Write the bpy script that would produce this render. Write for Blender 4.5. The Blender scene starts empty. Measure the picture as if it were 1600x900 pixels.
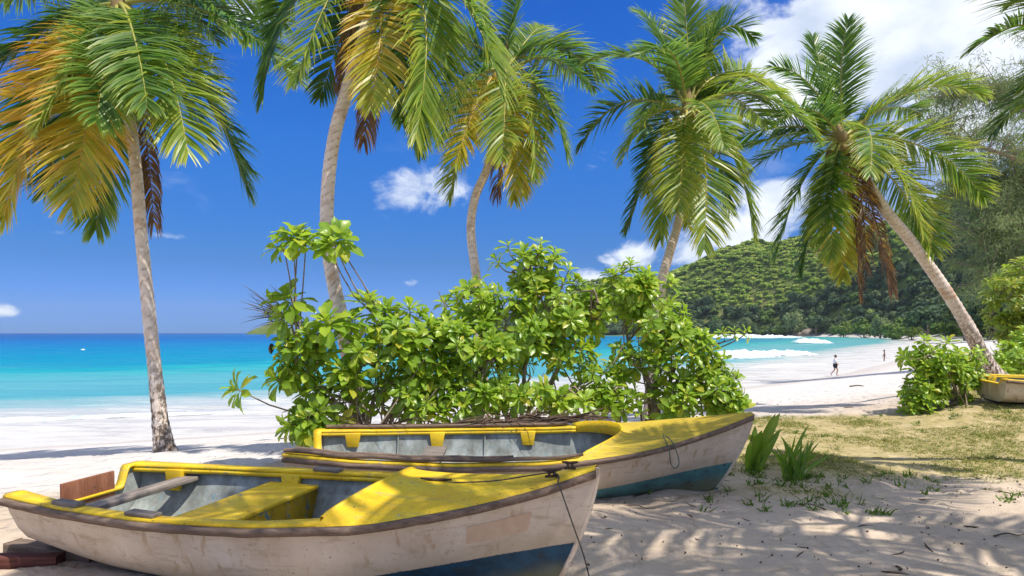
import bpy, math, random
import numpy as np
from mathutils import Vector, Matrix
R = math.radians
rng = np.random.default_rng(7)
random.seed(7)
scene = bpy.context.scene
col = scene.collection

# ------------------------------------------------------------------ camera
F = 1067.0                       # focal length in photograph pixels
CAMZ = 1.6
cam_d = bpy.data.cameras.new('camera')
cam = bpy.data.objects.new('camera', cam_d); col.objects.link(cam)
cam.location = (0, 0, CAMZ); cam.rotation_euler = (R(90), 0, 0)
cam_d.sensor_width = 36; cam_d.lens = 36*F/1600
cam_d.shift_y = 70/1600
cam_d.clip_start = .05; cam_d.clip_end = 12000
scene.camera = cam
def at(px, py, Y):
    return np.array([(px-800)/F*Y, Y, CAMZ+(520-py)/F*Y])

# ------------------------------------------------------------------ light
SUN = Vector((.37, -.27, .89)).normalized()          # towards the sun
sun_d = bpy.data.lights.new('sun', 'SUN'); sun_d.energy = 4.85; sun_d.angle = R(.53); sun_d.color = (1, .93, .82)
sun = bpy.data.objects.new('sun', sun_d); col.objects.link(sun)
sun.rotation_euler = SUN.to_track_quat('Z', 'Y').to_euler()
vs = scene.view_settings
vs.view_transform = 'Standard'; vs.look = 'None'; vs.gamma = 1; vs.use_curve_mapping = False; vs.exposure = .30
scene.render.engine = 'CYCLES'
scene.cycles.max_bounces = 8; scene.cycles.transparent_max_bounces = 8

class NT:
    """small helper to wire shader nodes"""
    def __init__(s, tree): s.t = tree; tree.nodes.clear()
    def n(s, typ, props=None, **inp):
        nd = s.t.nodes.new(typ)
        for k, v in (props or {}).items(): setattr(nd, k, v)
        for k, v in inp.items():
            sock = nd.inputs[int(k[1:])] if (k[0] == '_' and k[1:].isdigit()) else nd.inputs[k.replace('__', ' ')]
            if isinstance(v, bpy.types.NodeSocket): s.t.links.new(v, sock)
            else: sock.default_value = v
        return nd
    def math(s, op, a, b=0.0, c=0.0, clamp=False):
        return s.n('ShaderNodeMath', {'operation': op, 'use_clamp': clamp}, _0=a, _1=b, _2=c).outputs[0]
    def vmath(s, op, a, b=(0, 0, 0)):
        return s.n('ShaderNodeVectorMath', {'operation': op}, _0=a, _1=b)
    def mix(s, f, a, b, mode='MIX'):
        nd = s.n('ShaderNodeMix', {'data_type': 'RGBA', 'blend_type': mode})
        for i, v in ((0, f), (6, a), (7, b)):
            if isinstance(v, bpy.types.NodeSocket): s.t.links.new(v, nd.inputs[i])
            else: nd.inputs[i].default_value = (tuple(v)+(1,))[:4] if i > 0 else v
        return nd.outputs[2]
    def ramp(s, f, stops, interp='LINEAR'):
        nd = s.n('ShaderNodeValToRGB', None, Fac=f); cr = nd.color_ramp; cr.interpolation = interp
        while len(cr.elements) < len(stops): cr.elements.new(.5)
        for e, (p, c) in zip(cr.elements, stops):
            e.position = p; e.color = (c, c, c, 1) if isinstance(c, (int, float)) else tuple(c)+(1,)
        return nd.outputs[0]
    def noise(s, vec, scale, detail=4, rough=.55, dist=0, out=0):
        return s.n('ShaderNodeTexNoise', None, Vector=vec, Scale=scale, Detail=detail, Roughness=rough, Distortion=dist).outputs[out]
    def maprange(s, v, a, b, c=0.0, d=1.0, smooth=True):
        return s.n('ShaderNodeMapRange', {'interpolation_type': 'SMOOTHSTEP' if smooth else 'LINEAR'}, _0=v, _1=a, _2=b, _3=c, _4=d).outputs[0]
    def scale(s, v, sc): return s.vmath('MULTIPLY', v, sc).outputs[0]

# ------------------------------------------------------------------ sky
SKY_STR = .1
HAZE = .00006
world = bpy.data.worlds.new('World'); scene.world = world; world.use_nodes = True
w = NT(world.node_tree)
sky = w.n('ShaderNodeTexSky', {'sky_type': 'NISHITA', 'sun_disc': False, 'sun_elevation': math.asin(SUN.z),
          'sun_rotation': math.atan2(SUN.x, SUN.y), 'air_density': 1.0, 'dust_density': .1, 'ozone_density': 3.0, 'altitude': 0})
tc = w.n('ShaderNodeTexCoord')
D = w.vmath('NORMALIZE', tc.outputs['Generated']).outputs[0]
skyc = w.n('ShaderNodeHueSaturation', None, Hue=.5, Saturation=1.3, Value=.9, Color=sky.outputs[0]).outputs[0]
sepd = w.n('ShaderNodeSeparateXYZ', None, Vector=D).outputs[2]
tint = w.ramp(w.maprange(sepd, 0, .5, 0, 1, False), [(0, (.13, .37, 1.40)), (.2, (.17, .43, .90)), (.52, (.20, .71, 1.28)), (.9, (.12, .74, 1.50))])
skyc = w.mix(1.0, skyc, tint, 'MULTIPLY')
nz = w.noise(w.scale(D, (1, 1, 1.5)), 11, 10, .62, .45)
nz2 = w.noise(D, 2.2, 3, .5)
def cloud_blob(px, py, rx, ry, amp=1.0):
    c = Vector(((px-800)/F, 1, (520-py)/F)); k = c.length; c.normalize()
    dv = w.vmath('SUBTRACT', D, tuple(c)).outputs[0]
    dv = w.scale(dv, (F*k/rx, F*k/rx, F*k/ry))
    ln = w.vmath('LENGTH', dv).outputs['Value']
    return w.maprange(ln, 1.25, 0.0, 0.0, amp)
blobs = [(1450, 40, 380, 170, 1.7), (1600, 130, 300, 170, 1.7), (1240, 110, 170, 120, 1.2), (1175, 340, 130, 90, 1.15), (1090, 390, 90, 45, .75),
         (650, 298, 95, 48, .95), (600, 285, 60, 35, .75), (935, 250, 48, 32, .75), (985, 400, 70, 30, .95), (925, 435, 55, 22, .85), (1110, 300, 120, 40, .6), (5, 484, 26, 14, .8), (390, 30, 120, 45, .55),
         (640, 443, 22, 10, .6), (90, 365, 50, 10, .42), (260, 368, 40, 9, .42), (1300, -160, 500, 150, .9), (2100, 0, 500, 250, 1.), (-900, 100, 400, 120, .8)]
acc = None
for b in blobs:
    v = cloud_blob(*b); acc = v if acc is None else w.math('MAXIMUM', acc, v)
dens = w.math('ADD', acc, w.math('MULTIPLY', w.math('SUBTRACT', nz, .52), 3.3))
dens = w.math('MULTIPLY', w.maprange(dens, .25, 1.05), w.maprange(acc, .02, .35))
wisp = w.math('MULTIPLY', w.maprange(w.noise(w.scale(D, (1, 1, 3.5)), 6, 6, .62, .4), .56, .85), w.math('MULTIPLY', w.maprange(nz2, .45, .7), .35))
# unseen broken clouds added overhead and behind, giving the shade white fill
away = w.maprange(w.vmath('DOT_PRODUCT', D, tuple(Vector((-.18, 1, .16)).normalized())).outputs['Value'], .86, .62)
fill_clouds = w.math('MULTIPLY', w.maprange(w.noise(w.scale(D, (1, 1, 1.4)), 3.4, 8, .6, .3), .40, .56), away)
dens = w.math('MAXIMUM', w.math('MAXIMUM', dens, wisp), w.math('MULTIPLY', fill_clouds, w.maprange(sepd, 0, .12)))
cshade = w.ramp(w.noise(w.scale(D, (1, 1, 1.5)), 9, 6, .55), [(.3, (5.6, 6.4, 7.8)), (.62, (9.2, 9.6, 10.2))])
skyfin = w.mix(w.math('MULTIPLY', dens, .95), skyc, cshade)
bg = w.n('ShaderNodeBackground', None, Color=skyfin, Strength=SKY_STR)
w.n('ShaderNodeOutputWorld', None, Surface=bg.outputs[0])

# ------------------------------------------------------------------ object helpers
def tag(o, label=None, cat=None, group=None, kind=None):
    if label: o['label'] = label
    if cat: o['category'] = cat
    if group: o['group'] = group
    if kind: o['kind'] = kind
    return o
def empty(name, loc=(0, 0, 0), rot=(0, 0, 0)):
    o = bpy.data.objects.new(name, None); col.objects.link(o)
    o.location = tuple(loc); o.rotation_euler = rot; o.empty_display_size = .2
    return o
def link(name, me, parent=None):
    o = bpy.data.objects.new(name, me); col.objects.link(o)
    if parent: o.parent = parent
    return o
def make_mesh(name, V, Fc, mat=None, smooth=True, attrs=None, fmat=None):
    """V (n,3); Fc list of faces or list of int arrays (m,k)"""
    me = bpy.data.meshes.new(name)
    V = np.asarray(V, dtype=np.float32)
    if isinstance(Fc, np.ndarray): Fc = [Fc]
    if len(Fc) and isinstance(Fc[0], np.ndarray) and Fc[0].ndim == 2:
        loops = np.concatenate([f.ravel() for f in Fc]); tot = np.concatenate([np.full(len(f), f.shape[1]) for f in Fc])
    else:
        loops = np.array([i for f in Fc for i in f]); tot = np.array([len(f) for f in Fc])
    me.vertices.add(len(V)); me.vertices.foreach_set('co', V.ravel())
    me.loops.add(len(loops)); me.loops.foreach_set('vertex_index', loops.astype(np.int32))
    start = np.concatenate([[0], np.cumsum(tot)[:-1]])
    me.polygons.add(len(tot)); me.polygons.foreach_set('loop_start', start.astype(np.int32))
    me.polygons.foreach_set('loop_total', tot.astype(np.int32))
    if smooth: me.polygons.foreach_set('use_smooth', np.ones(len(tot), dtype=bool))
    for m in (mat if isinstance(mat, (list, tuple)) else [mat]):
        if m: me.materials.append(m)
    if fmat is not None: me.polygons.foreach_set('material_index', np.asarray(fmat, dtype=np.int32))
    for k, a in (attrs or {}).items():
        at_ = me.attributes.new(k, 'FLOAT', 'POINT'); at_.data.foreach_set('value', np.asarray(a, dtype=np.float32))
    me.update(calc_edges=True); me.validate()
    return me
def grid_faces(nu, nv, closed_v=False):
    i = np.arange(nu-1)[:, None]*nv; j = np.arange(nv if closed_v else nv-1)[None, :]; j2 = (j+1) % nv
    return np.stack([i+j, i+j2, i+nv+j2, i+nv+j], -1).reshape(-1, 4)
class MB:
    def __init__(s): s.V = []; s.F = []; s.n = 0; s.A = []
    def add(s, V, Fc, a=None):
        V = np.asarray(V, dtype=float); s.V.append(V)
        for f in (Fc if not isinstance(Fc, np.ndarray) else Fc.tolist()): s.F.append([i+s.n for i in f])
        s.A.append(np.full(len(V), 0.0) if a is None else np.broadcast_to(np.asarray(a, dtype=float), (len(V),)))
        s.n += len(V); return s
    def grid(s, G, closed=False, flip=False):
        nu, nv = G.shape[:2]; f = grid_faces(nu, nv, closed)
        if flip: f = f[:, ::-1]
        return s.add(G.reshape(-1, 3), f)
    def hexa(s, P):      # 8 corners: bottom 4 ccw, top 4 ccw
        return s.add(P, [[3, 2, 1, 0], [4, 5, 6, 7], [0, 1, 5, 4], [1, 2, 6, 5], [2, 3, 7, 6], [3, 0, 4, 7]])
    def box(s, c, d, rot=None):
        x, y, z = (np.array(d)/2); P = np.array([[-x, -y, -z], [x, -y, -z], [x, y, -z], [-x, y, -z], [-x, -y, z], [x, -y, z], [x, y, z], [-x, y, z]])
        if rot is not None: P = P @ np.array(rot).T
        return s.hexa(P+np.array(c))
    def tube(s, P, r, k=6, a=None, cap=True):
        P = np.asarray(P, dtype=float); n = len(P); r = np.broadcast_to(np.asarray(r, dtype=float), (n,))
        T = np.gradient(P, axis=0); T /= np.linalg.norm(T, axis=1)[:, None]+1e-9
        ref = np.array([0, 0, 1.]) if abs(T[0][2]) < .9 else np.array([1., 0, 0])
        N = np.cross(T, ref); N /= np.linalg.norm(N, axis=1)[:, None]+1e-9; B = np.cross(T, N)
        an = np.arange(k)/k*2*np.pi
        G = P[:, None]+(N[:, None]*np.cos(an)[None, :, None]+B[:, None]*np.sin(an)[None, :, None])*r[:, None, None]
        f = grid_faces(n, k, True).tolist()
        if cap: f.append(list(range(k))); f.append([(n-1)*k+i for i in range(k)][::-1])
        return s.add(G.reshape(-1, 3), f, a)
    def mesh(s, name, mat, smooth=False, attr=None):
        return make_mesh(name, np.concatenate(s.V), s.F, mat, smooth, {attr: np.concatenate(s.A)} if attr else None)
    def build(s, name, mat, parent=None, smooth=False, bevel=0, attr=None):
        o = link(name, s.mesh(name, mat, smooth, attr), parent)
        if bevel:
            m = o.modifiers.new('bevel', 'BEVEL'); m.width = bevel; m.segments = 2; m.limit_method = 'ANGLE'
        return o
def spline(P, n):
    P = np.asarray(P, dtype=float); m = len(P)
    t = np.linspace(0, m-1, n); i = np.clip(t.astype(int), 0, m-2); f = (t-i)[:, None]
    p0 = P[np.clip(i-1, 0, m-1)]; p1 = P[i]; p2 = P[i+1]; p3 = P[np.clip(i+2, 0, m-1)]
    return .5*((2*p1)+(-p0+p2)*f+(2*p0-5*p1+4*p2-p3)*f**2+(-p0+3*p1-3*p2+p3)*f**3)
def smooth01(x, a, b):
    t = np.clip((x-a)/(b-a), 0, 1); return t*t*(3-2*t)
def vnoise(x, y, seed=0):
    """value noise, vectorised"""
    x = np.asarray(x, dtype=float); y = np.asarray(y, dtype=float)
    def h(i, j):
        v = np.sin(i*127.1+j*311.7+seed*74.7)*43758.5453; return v-np.floor(v)
    i = np.floor(x); j = np.floor(y); u = x-i; v = y-j; u = u*u*(3-2*u); v = v*v*(3-2*v)
    return (h(i, j)*(1-u)+h(i+1, j)*u)*(1-v)+(h(i, j+1)*(1-u)+h(i+1, j+1)*u)*v
def fbm(x, y, o=4, seed=0):
    r = 0; a = .5
    for k in range(o): r = r+a*vnoise(x*2**k+k*13.7, y*2**k-k*7.3, seed+k); a *= .5
    return r
def unit(v): v = np.asarray(v, dtype=float); return v/(np.linalg.norm(v, axis=-1, keepdims=True)+1e-12)

# ------------------------------------------------------------------ materials
def material(name):
    m = bpy.data.materials.new(name); m.use_nodes = True; return m, NT(m.node_tree)
def finish(nt, color, rough=.6, bump=None, bstr=.3, bdist=.02, spec=.4, trans=None, transf=.4, **kw):
    nrm = nt.n('ShaderNodeBump', None, Strength=bstr, Distance=bdist, Height=bump).outputs[0] if bump is not None else None
    p = nt.n('ShaderNodeBsdfPrincipled', None, **{'Base__Color': color if isinstance(color, bpy.types.NodeSocket) else tuple(color)+(1,), 'Roughness': rough, 'Specular__IOR__Level': spec}, **kw)
    if nrm: nt.t.links.new(nrm, p.inputs['Normal'])
    out = p.outputs[0]
    if trans is not None:
        tr = nt.n('ShaderNodeBsdfTranslucent', None, Color=trans)
        if nrm: nt.t.links.new(nrm, tr.inputs['Normal'])
        out = nt.n('ShaderNodeMixShader', None, _0=transf, _1=out, _2=tr.outputs[0]).outputs[0]
    nt.n('ShaderNodeOutputMaterial', None, Surface=out)
def attr(nt, name): return nt.n('ShaderNodeAttribute', {'attribute_name': name}).outputs['Fac']
def objco(nt): return nt.n('ShaderNodeTexCoord').outputs['Object']
def geopos(nt): return nt.n('ShaderNodeNewGeometry').outputs['Position']

def mat_ground():
    m, nt = material('coral_sand'); p = geopos(nt)
    be = attr(nt, 'beach'); gr = attr(nt, 'grass'); wet = attr(nt, 'wet')
    n1 = nt.noise(p, 1.3, 5, .6); n2 = nt.noise(p, 9, 5, .65); n3 = nt.noise(p, 60, 3, .6)
    dry = nt.ramp(n1, [(.3, (.43, .345, .262)), (.55, (.51, .415, .322)), (.75, (.58, .485, .385))])
    dry = nt.mix(nt.maprange(n2, .52, .75, 0, .4), dry, (.36, .275, .21))
    spk = nt.maprange(nt.noise(p, 38, 3, .7), .66, .74)
    dry = nt.mix(nt.math('MULTIPLY', spk, .55), dry, (.17, .12, .08))
    bch = nt.ramp(n1, [(.3, (.53, .495, .455)), (.7, (.62, .585, .55))])
    bch = nt.mix(nt.math('MULTIPLY', nt.maprange(n2, .6, .78), .25), bch, (.37, .33, .285))
    c = nt.mix(be, dry, bch)
    c = nt.mix(wet, c, (.36, .33, .30))
    turf = nt.ramp(nt.noise(p, 5, 5, .65), [(.3, (.30, .255, .10)), (.5, (.40, .32, .16)), (.65, (.50, .40, .25))])
    turf = nt.mix(nt.maprange(n3, .45, .7, 0, .5), turf, (.19, .19, .05))
    gm = nt.math('MULTIPLY', gr, nt.maprange(nt.math('ADD', nt.math('MULTIPLY', gr, .45), nt.noise(p, 2.6, 6, .7)), .48, .72))
    c = nt.mix(gm, c, turf)
    hill = attr(nt, 'hill')
    c = nt.mix(hill, c, (.07, .10, .025))
    vo = nt.n('ShaderNodeTexVoronoi', {'feature': 'SMOOTH_F1'}, Vector=nt.vmath('ADD', p, nt.scale(nt.noise(p, 2.5, 3, .6, 0, 1), (.5, .5, 0))).outputs[0], Scale=3.3, Smoothness=.35).outputs['Distance']
    b = nt.math('ADD', nt.math('MULTIPLY', nt.noise(p, 14, 5, .6), .8), nt.math('MULTIPLY', n3, .22))
    b = nt.math('ADD', b, nt.math('MULTIPLY', nt.maprange(vo, .08, .55), 1.5))
    finish(nt, c, .92, b, .7, .045, .15); return m
def mat_hill():
    m, nt = material('hill_ground'); p = geopos(nt)
    n = nt.noise(p, .02, 6, .65); n2 = nt.noise(p, .12, 5, .7)
    c = nt.ramp(n, [(.35, (.07, .10, .025)), (.55, (.12, .16, .035)), (.7, (.20, .19, .07))])
    c = nt.mix(nt.maprange(n2, .62, .72), c, (.22, .18, .12))
    finish(nt, c, .95, n2, 1, 3, .1); return m
def mat_sea():
    m, nt = material('sea_water'); p = geopos(nt); off = attr(nt, 'off')
    sx = nt.scale(p, (.035, .12, .1)); st = nt.noise(sx, 1.0, 5, .6)
    o2 = nt.math('ADD', off, nt.math('MULTIPLY', nt.math('SUBTRACT', st, .5), nt.math('ADD', nt.math('MULTIPLY', off, .55), 9.0)))
    f = nt.math('POWER', nt.math('DIVIDE', nt.math('MAXIMUM', o2, 0.0), 800.0, clamp=True), .5)
    q = lambda d: math.sqrt(d/800)
    c = nt.ramp(f, [(0, (.48, .445, .405)), (q(8), (.47, .455, .425)), (q(14), (.42, .47, .44)), (q(19), (.075, .33, .34)), (q(31), (.10, .35, .36)), (q(50), (.02, .35, .33)),
                    (q(64), (.005, .24, .33)), (q(120), (.0, .20, .34)), (q(290), (.0, .11, .33)), (1, (.001, .03, .18))])
    band = nt.noise(nt.scale(p, (.06, .3, .1)), 1.0, 6, .65)
    c = nt.mix(nt.math('MULTIPLY', nt.maprange(band, .45, .65), nt.maprange(off, 12, 30, 0, .6)), c, nt.mix(.45, c, (.0, .17, .27)))
    near = nt.maprange(off, 26, 2)
    fo = nt.noise(nt.scale(p, (.22, .8, .5)), 1.0, 8, .68, .6)
    foam = nt.maprange(nt.math('ADD', fo, nt.math('MULTIPLY', near, .22)), .64, .76)
    foam = nt.math('MULTIPLY', foam, nt.maprange(near, .15, .7))
    edge = nt.math('MULTIPLY', nt.maprange(nt.math('ADD', off, nt.math('MULTIPLY', nt.noise(p, .6, 4, .6), 2.0)), 2.4, 1.2), .8)
    foam = nt.math('MAXIMUM', foam, edge)
    c = nt.mix(nt.math('MULTIPLY', foam, .55), c, (.52, .53, .525))
    b = nt.math('ADD', nt.noise(nt.scale(p, (.5, 1.6, 1)), 1.0, 6, .65), nt.math('MULTIPLY', nt.noise(nt.scale(p, (.1, .35, 1)), 1.0, 3, .5), 2.0))
    finish(nt, c, nt.math('ADD', .25, nt.math('MULTIPLY', foam, .5)), b, .5, .3, .14); return m
def mat_foam():
    m, nt = material('sea_foam'); p = geopos(nt)
    n = nt.noise(p, 1.1, 6, .65); e = attr(nt, 'edge'); n2 = nt.noise(nt.scale(p, (.5, 1.3, 1)), .9, 7, .7, .5)
    c = nt.ramp(n, [(.3, (.36, .52, .54)), (.5, (.60, .63, .64))])
    pb = nt.n('ShaderNodeBsdfPrincipled', None, Base__Color=c, Roughness=.8, Normal=nt.n('ShaderNodeBump', None, Strength=.6, Distance=.4, Height=n).outputs[0])
    cov = nt.maprange(nt.math('ADD', e, nt.math('MULTIPLY', nt.math('SUBTRACT', n2, .5), 1.7)), .22, .62)
    mx = nt.n('ShaderNodeMixShader', None, _0=cov, _1=nt.n('ShaderNodeBsdfTransparent').outputs[0], _2=pb.outputs[0])
    nt.n('ShaderNodeOutputMaterial', None, Surface=mx.outputs[0]); return m
def mat_frond():
    m, nt = material('palm_leaflet'); a = attr(nt, 'age'); p = geopos(nt)
    n = nt.noise(p, 3.2, 4, .6)
    a2 = nt.math('ADD', a, nt.math('MULTIPLY', nt.math('SUBTRACT', n, .5), .30))
    st = [(0, (.035, .10, .014)), (.22, (.125, .23, .025)), (.42, (.30, .34, .03)), (.60, (.48, .36, .034)), (.76, (.50, .25, .03)), (.9, (.21, .12, .055)), (1, (.13, .08, .045))]
    c = nt.ramp(a2, st)
    tr = nt.ramp(a2, [(q, tuple(min(1, v*1.9+.01) for v in cc)) for q, cc in st])
    finish(nt, c, .40, None, spec=.5, trans=tr, transf=.38); return m
def mat_rachis():
    m, nt = material('palm_rachis'); a = attr(nt, 'age')
    finish(nt, nt.ramp(a, [(0, (.16, .20, .04)), (.4, (.36, .33, .06)), (.65, (.52, .36, .06)), (.9, (.22, .11, .05)), (1, (.15, .08, .05))]), .45); return m
def mat_trunk():
    m, nt = material('palm_trunk_bark'); p = geopos(nt); hgt = attr(nt, 'hgt')
    n = nt.noise(p, 5, 6, .65); n2 = nt.noise(nt.scale(p, (1, 1, .5)), 19, 5, .7); n3 = nt.noise(p, 11, 4, .7)
    c = nt.ramp(n, [(.28, (.50, .385, .30)), (.5, (.71, .61, .52)), (.72, (.80, .73, .66))])
    c = nt.mix(nt.maprange(n3, .56, .68, 0, .75), c, (.82, .78, .72))
    c = nt.mix(nt.maprange(nt.noise(p, 3.1, 3, .6), .56, .70, 0, .6), c, (.46, .25, .12))
    ring = attr(nt, 'ring')
    c = nt.mix(nt.math('MULTIPLY', ring, .7), c, (.20, .14, .10))
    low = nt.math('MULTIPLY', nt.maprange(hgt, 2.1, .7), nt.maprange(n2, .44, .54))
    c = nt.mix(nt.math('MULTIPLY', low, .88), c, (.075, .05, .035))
    finish(nt, c, .9, nt.math('ADD', n2, nt.math('MULTIPLY', n, .5)), .7, .03, .15); return m
def mat_leaf(name='shrub_leaf', c0=(.10, .23, .014), c1=(.24, .40, .022), c2=(.42, .54, .035)):
    m, nt = material(name)
    oi = nt.n('ShaderNodeObjectInfo').outputs['Random']; a = attr(nt, 'rnd')
    r = nt.math('FRACT', nt.math('ADD', oi, a))
    mid = attr(nt, 'mid')
    n = nt.noise(geopos(nt), 26, 3, .6)
    c = nt.ramp(nt.math('ADD', nt.math('MULTIPLY', r, .8), nt.math('MULTIPLY', n, .25)), [(.1, c0), (.5, c1), (.82, c2), (.95, (.55, .42, .03))])
    c = nt.mix(nt.math('MULTIPLY', mid, .45), c, (.34, .46, .10))
    tr = nt.mix(.55, c, (.55, .78, .04))
    finish(nt, c, .33, n, .15, .004, .5, trans=tr, transf=.45); return m
def mat_plain(name, c0, c1, scale=8, rough=.7, bstr=.3, stretch=(1, 1, 1), spec=.3, bdist=.01):
    m, nt = material(name); p = nt.scale(objco(nt), stretch); n = nt.noise(p, scale, 6, .65)
    finish(nt, nt.ramp(n, [(.32, c0), (.68, c1)]), rough, n, bstr, bdist, spec); return m
def mat_far_leaf(name, st, tr=.25):
    m, nt = material(name); oi = nt.n('ShaderNodeObjectInfo').outputs['Random']; a = attr(nt, 'rnd')
    p = geopos(nt); n = nt.noise(p, .03, 3, .6)
    f = nt.math('ADD', nt.math('MULTIPLY', nt.math('FRACT', nt.math('ADD', oi, nt.math('MULTIPLY', a, .45))), .65), nt.math('MULTIPLY', n, .4))
    c = nt.ramp(f, st); finish(nt, c, .7, None, spec=.2, trans=nt.mix(.4, c, (.25, .34, .03)), transf=tr); return m
def mat_yellow():
    m, nt = material('weathered_yellow_paint'); p = objco(nt)
    n = nt.noise(p, 4, 6, .65); n2 = nt.noise(p, 34, 5, .7); n3 = nt.noise(nt.scale(p, (1.2, 9, 6)), 3, 5, .6); n5 = nt.noise(p, 2.3, 7, .72)
    c = nt.ramp(n, [(.3, (.66, .40, .010)), (.55, (.74, .51, .012)), (.75, (.70, .55, .03))])
    c = nt.mix(nt.maprange(n3, .52, .70, 0, .55), c, (.40, .33, .08))
    c = nt.mix(nt.maprange(n5, .50, .66, 0, .55), c, (.50, .33, .03))
    c = nt.mix(nt.maprange(n2, .60, .68, 0, .85), c, (.13, .09, .04))
    c = nt.mix(nt.maprange(nt.noise(nt.scale(p, (3, 3, 3)), 40, 3, .8), .64, .68, 0, .8), c, (.05, .04, .03))
    c = nt.mix(nt.maprange(nt.noise(p, 9, 5, .7), .67, .72, 0, .8), c, (.24, .36, .33))
    c = nt.mix(nt.maprange(nt.noise(nt.scale(p, (.7, 2, 2)), 8, 8, .75), .60, .63, 0, .8), c, (.33, .27, .19))
    finish(nt, c, nt.ramp(n5, [(.35, .38), (.65, .7)]), nt.math('ADD', n2, n), .4, .006, .4); return m
def mat_yellow_worn():
    m, nt = material('streaked_dull_yellow_paint'); p = objco(nt)
    n = nt.noise(nt.scale(p, (1, 7, 3)), 4, 6, .68); n2 = nt.noise(p, 34, 5, .7)
    c = nt.ramp(n, [(.3, (.34, .27, .04)), (.5, (.55, .39, .03)), (.72, (.62, .47, .05))])
    c = nt.mix(nt.maprange(nt.noise(nt.scale(p, (1.5, 14, 4)), 5, 6, .7), .5, .62, 0, .7), c, (.30, .22, .09))
    c = nt.mix(nt.maprange(n2, .58, .70, 0, .8), c, (.12, .09, .05))
    finish(nt, c, .6, n2, .3, .006, .3); return m
def mat_riser():
    m, nt = material('peeling_yellow_over_blue_paint'); p = objco(nt)
    n = nt.noise(nt.scale(p, (1, 5, 2)), 3, 6, .68); n2 = nt.noise(p, 9, 6, .7)
    c = nt.ramp(n, [(.3, (.40, .25, .02)), (.5, (.62, .40, .015)), (.72, (.66, .46, .03))])
    c = nt.mix(nt.maprange(n2, .54, .60, 0, .9), c, (.10, .28, .36)); c = nt.mix(nt.maprange(nt.noise(p, 14, 5, .7), .6, .68, 0, .8), c, (.16, .11, .06))
    finish(nt, c, .65, n2, .3, .006, .3); return m
def mat_hull(name, low, low2, z0, z1, pw):
    """cream topsides over a painted bottom; the boundary climbs towards the bow"""
    m, nt = material(name); p = objco(nt); sp = nt.n('ShaderNodeSeparateXYZ', None, Vector=p)
    s = attr(nt, 's')
    n = nt.noise(p, 2.6, 6, .65); n2 = nt.noise(p, 30, 5, .7); st = nt.noise(nt.scale(p, (9, 9, .9)), 1.6, 5, .6); n4 = nt.noise(nt.scale(p, (1, 1, 3.5)), 4.5, 6, .7)
    c = nt.ramp(n, [(.3, (.45, .365, .275)), (.55, (.59, .505, .405)), (.75, (.67, .60, .51))])
    c = nt.mix(nt.maprange(st, .55, .68, 0, .6), c, (.36, .23, .11))
    c = nt.mix(nt.maprange(n4, .52, .68, 0, .65), c, (.36, .29, .19))
    c = nt.mix(nt.maprange(nt.noise(nt.scale(p, (1, 1, 14)), 3, 6, .75), .60, .66, 0, .35), c, (.24, .17, .11))
    c = nt.mix(nt.maprange(n2, .62, .69, 0, .8), c, (.15, .10, .065))
    line = nt.math('ADD', z0, nt.math('MULTIPLY', nt.math('POWER', s, pw), z1-z0))
    zz = nt.math('SUBTRACT', nt.math('ADD', sp.outputs[2], nt.math('MULTIPLY', nt.math('SUBTRACT', n2, .5), .016)), line)
    c = nt.mix(nt.maprange(zz, .16, .0, 0, .5), c, (.36, .30, .20))
    bl = nt.ramp(nt.noise(p, 6, 6, .7), [(.35, low2), (.6, low)])
    bl = nt.mix(nt.maprange(nt.noise(p, 11, 6, .72), .56, .66, 0, .85), bl, (.03, .035, .03))
    bl = nt.mix(nt.maprange(nt.math('ADD', zz, nt.math('MULTIPLY', nt.math('SUBTRACT', n, .5), .2)), -.08, -.24, 0, .8), bl, (.15, .145, .07))
    c = nt.mix(nt.maprange(zz, .003, -.003, smooth=False), c, bl)
    finish(nt, c, .6, nt.math('ADD', nt.math('MULTIPLY', n2, .6), n), .22, .008, .35); return m
def mat_inner():
    m, nt = material('faded_grey_blue_hull_inside'); p = objco(nt)
    n = nt.noise(nt.scale(p, (1, 1, .6)), 5, 6, .7); n2 = nt.noise(p, 13, 5, .7)
    c = nt.ramp(n, [(.3, (.13, .135, .12)), (.5, (.25, .275, .26)), (.7, (.43, .47, .47))])
    c = nt.mix(nt.maprange(n2, .6, .68, 0, .6), c, (.09, .26, .36))
    c = nt.mix(nt.maprange(nt.noise(p, 7, 5, .7), .6, .7, 0, .6), c, (.16, .14, .11))
    finish(nt, c, .75, n2, .3, .008, .25); return m
def mat_wood(name, c0, c1, ax=(1.2, 16, 16)):
    m, nt = material(name); p = objco(nt); n = nt.noise(nt.scale(p, ax), 2.2, 7, .7, .4); n2 = nt.noise(p, 22, 4, .7)
    c = nt.ramp(n, [(.3, c0), (.7, c1)])
    c = nt.mix(nt.maprange(n2, .6, .72, 0, .6), c, (.06, .045, .035))
    finish(nt, c, .85, n, .6, .01, .15); return m
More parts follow.
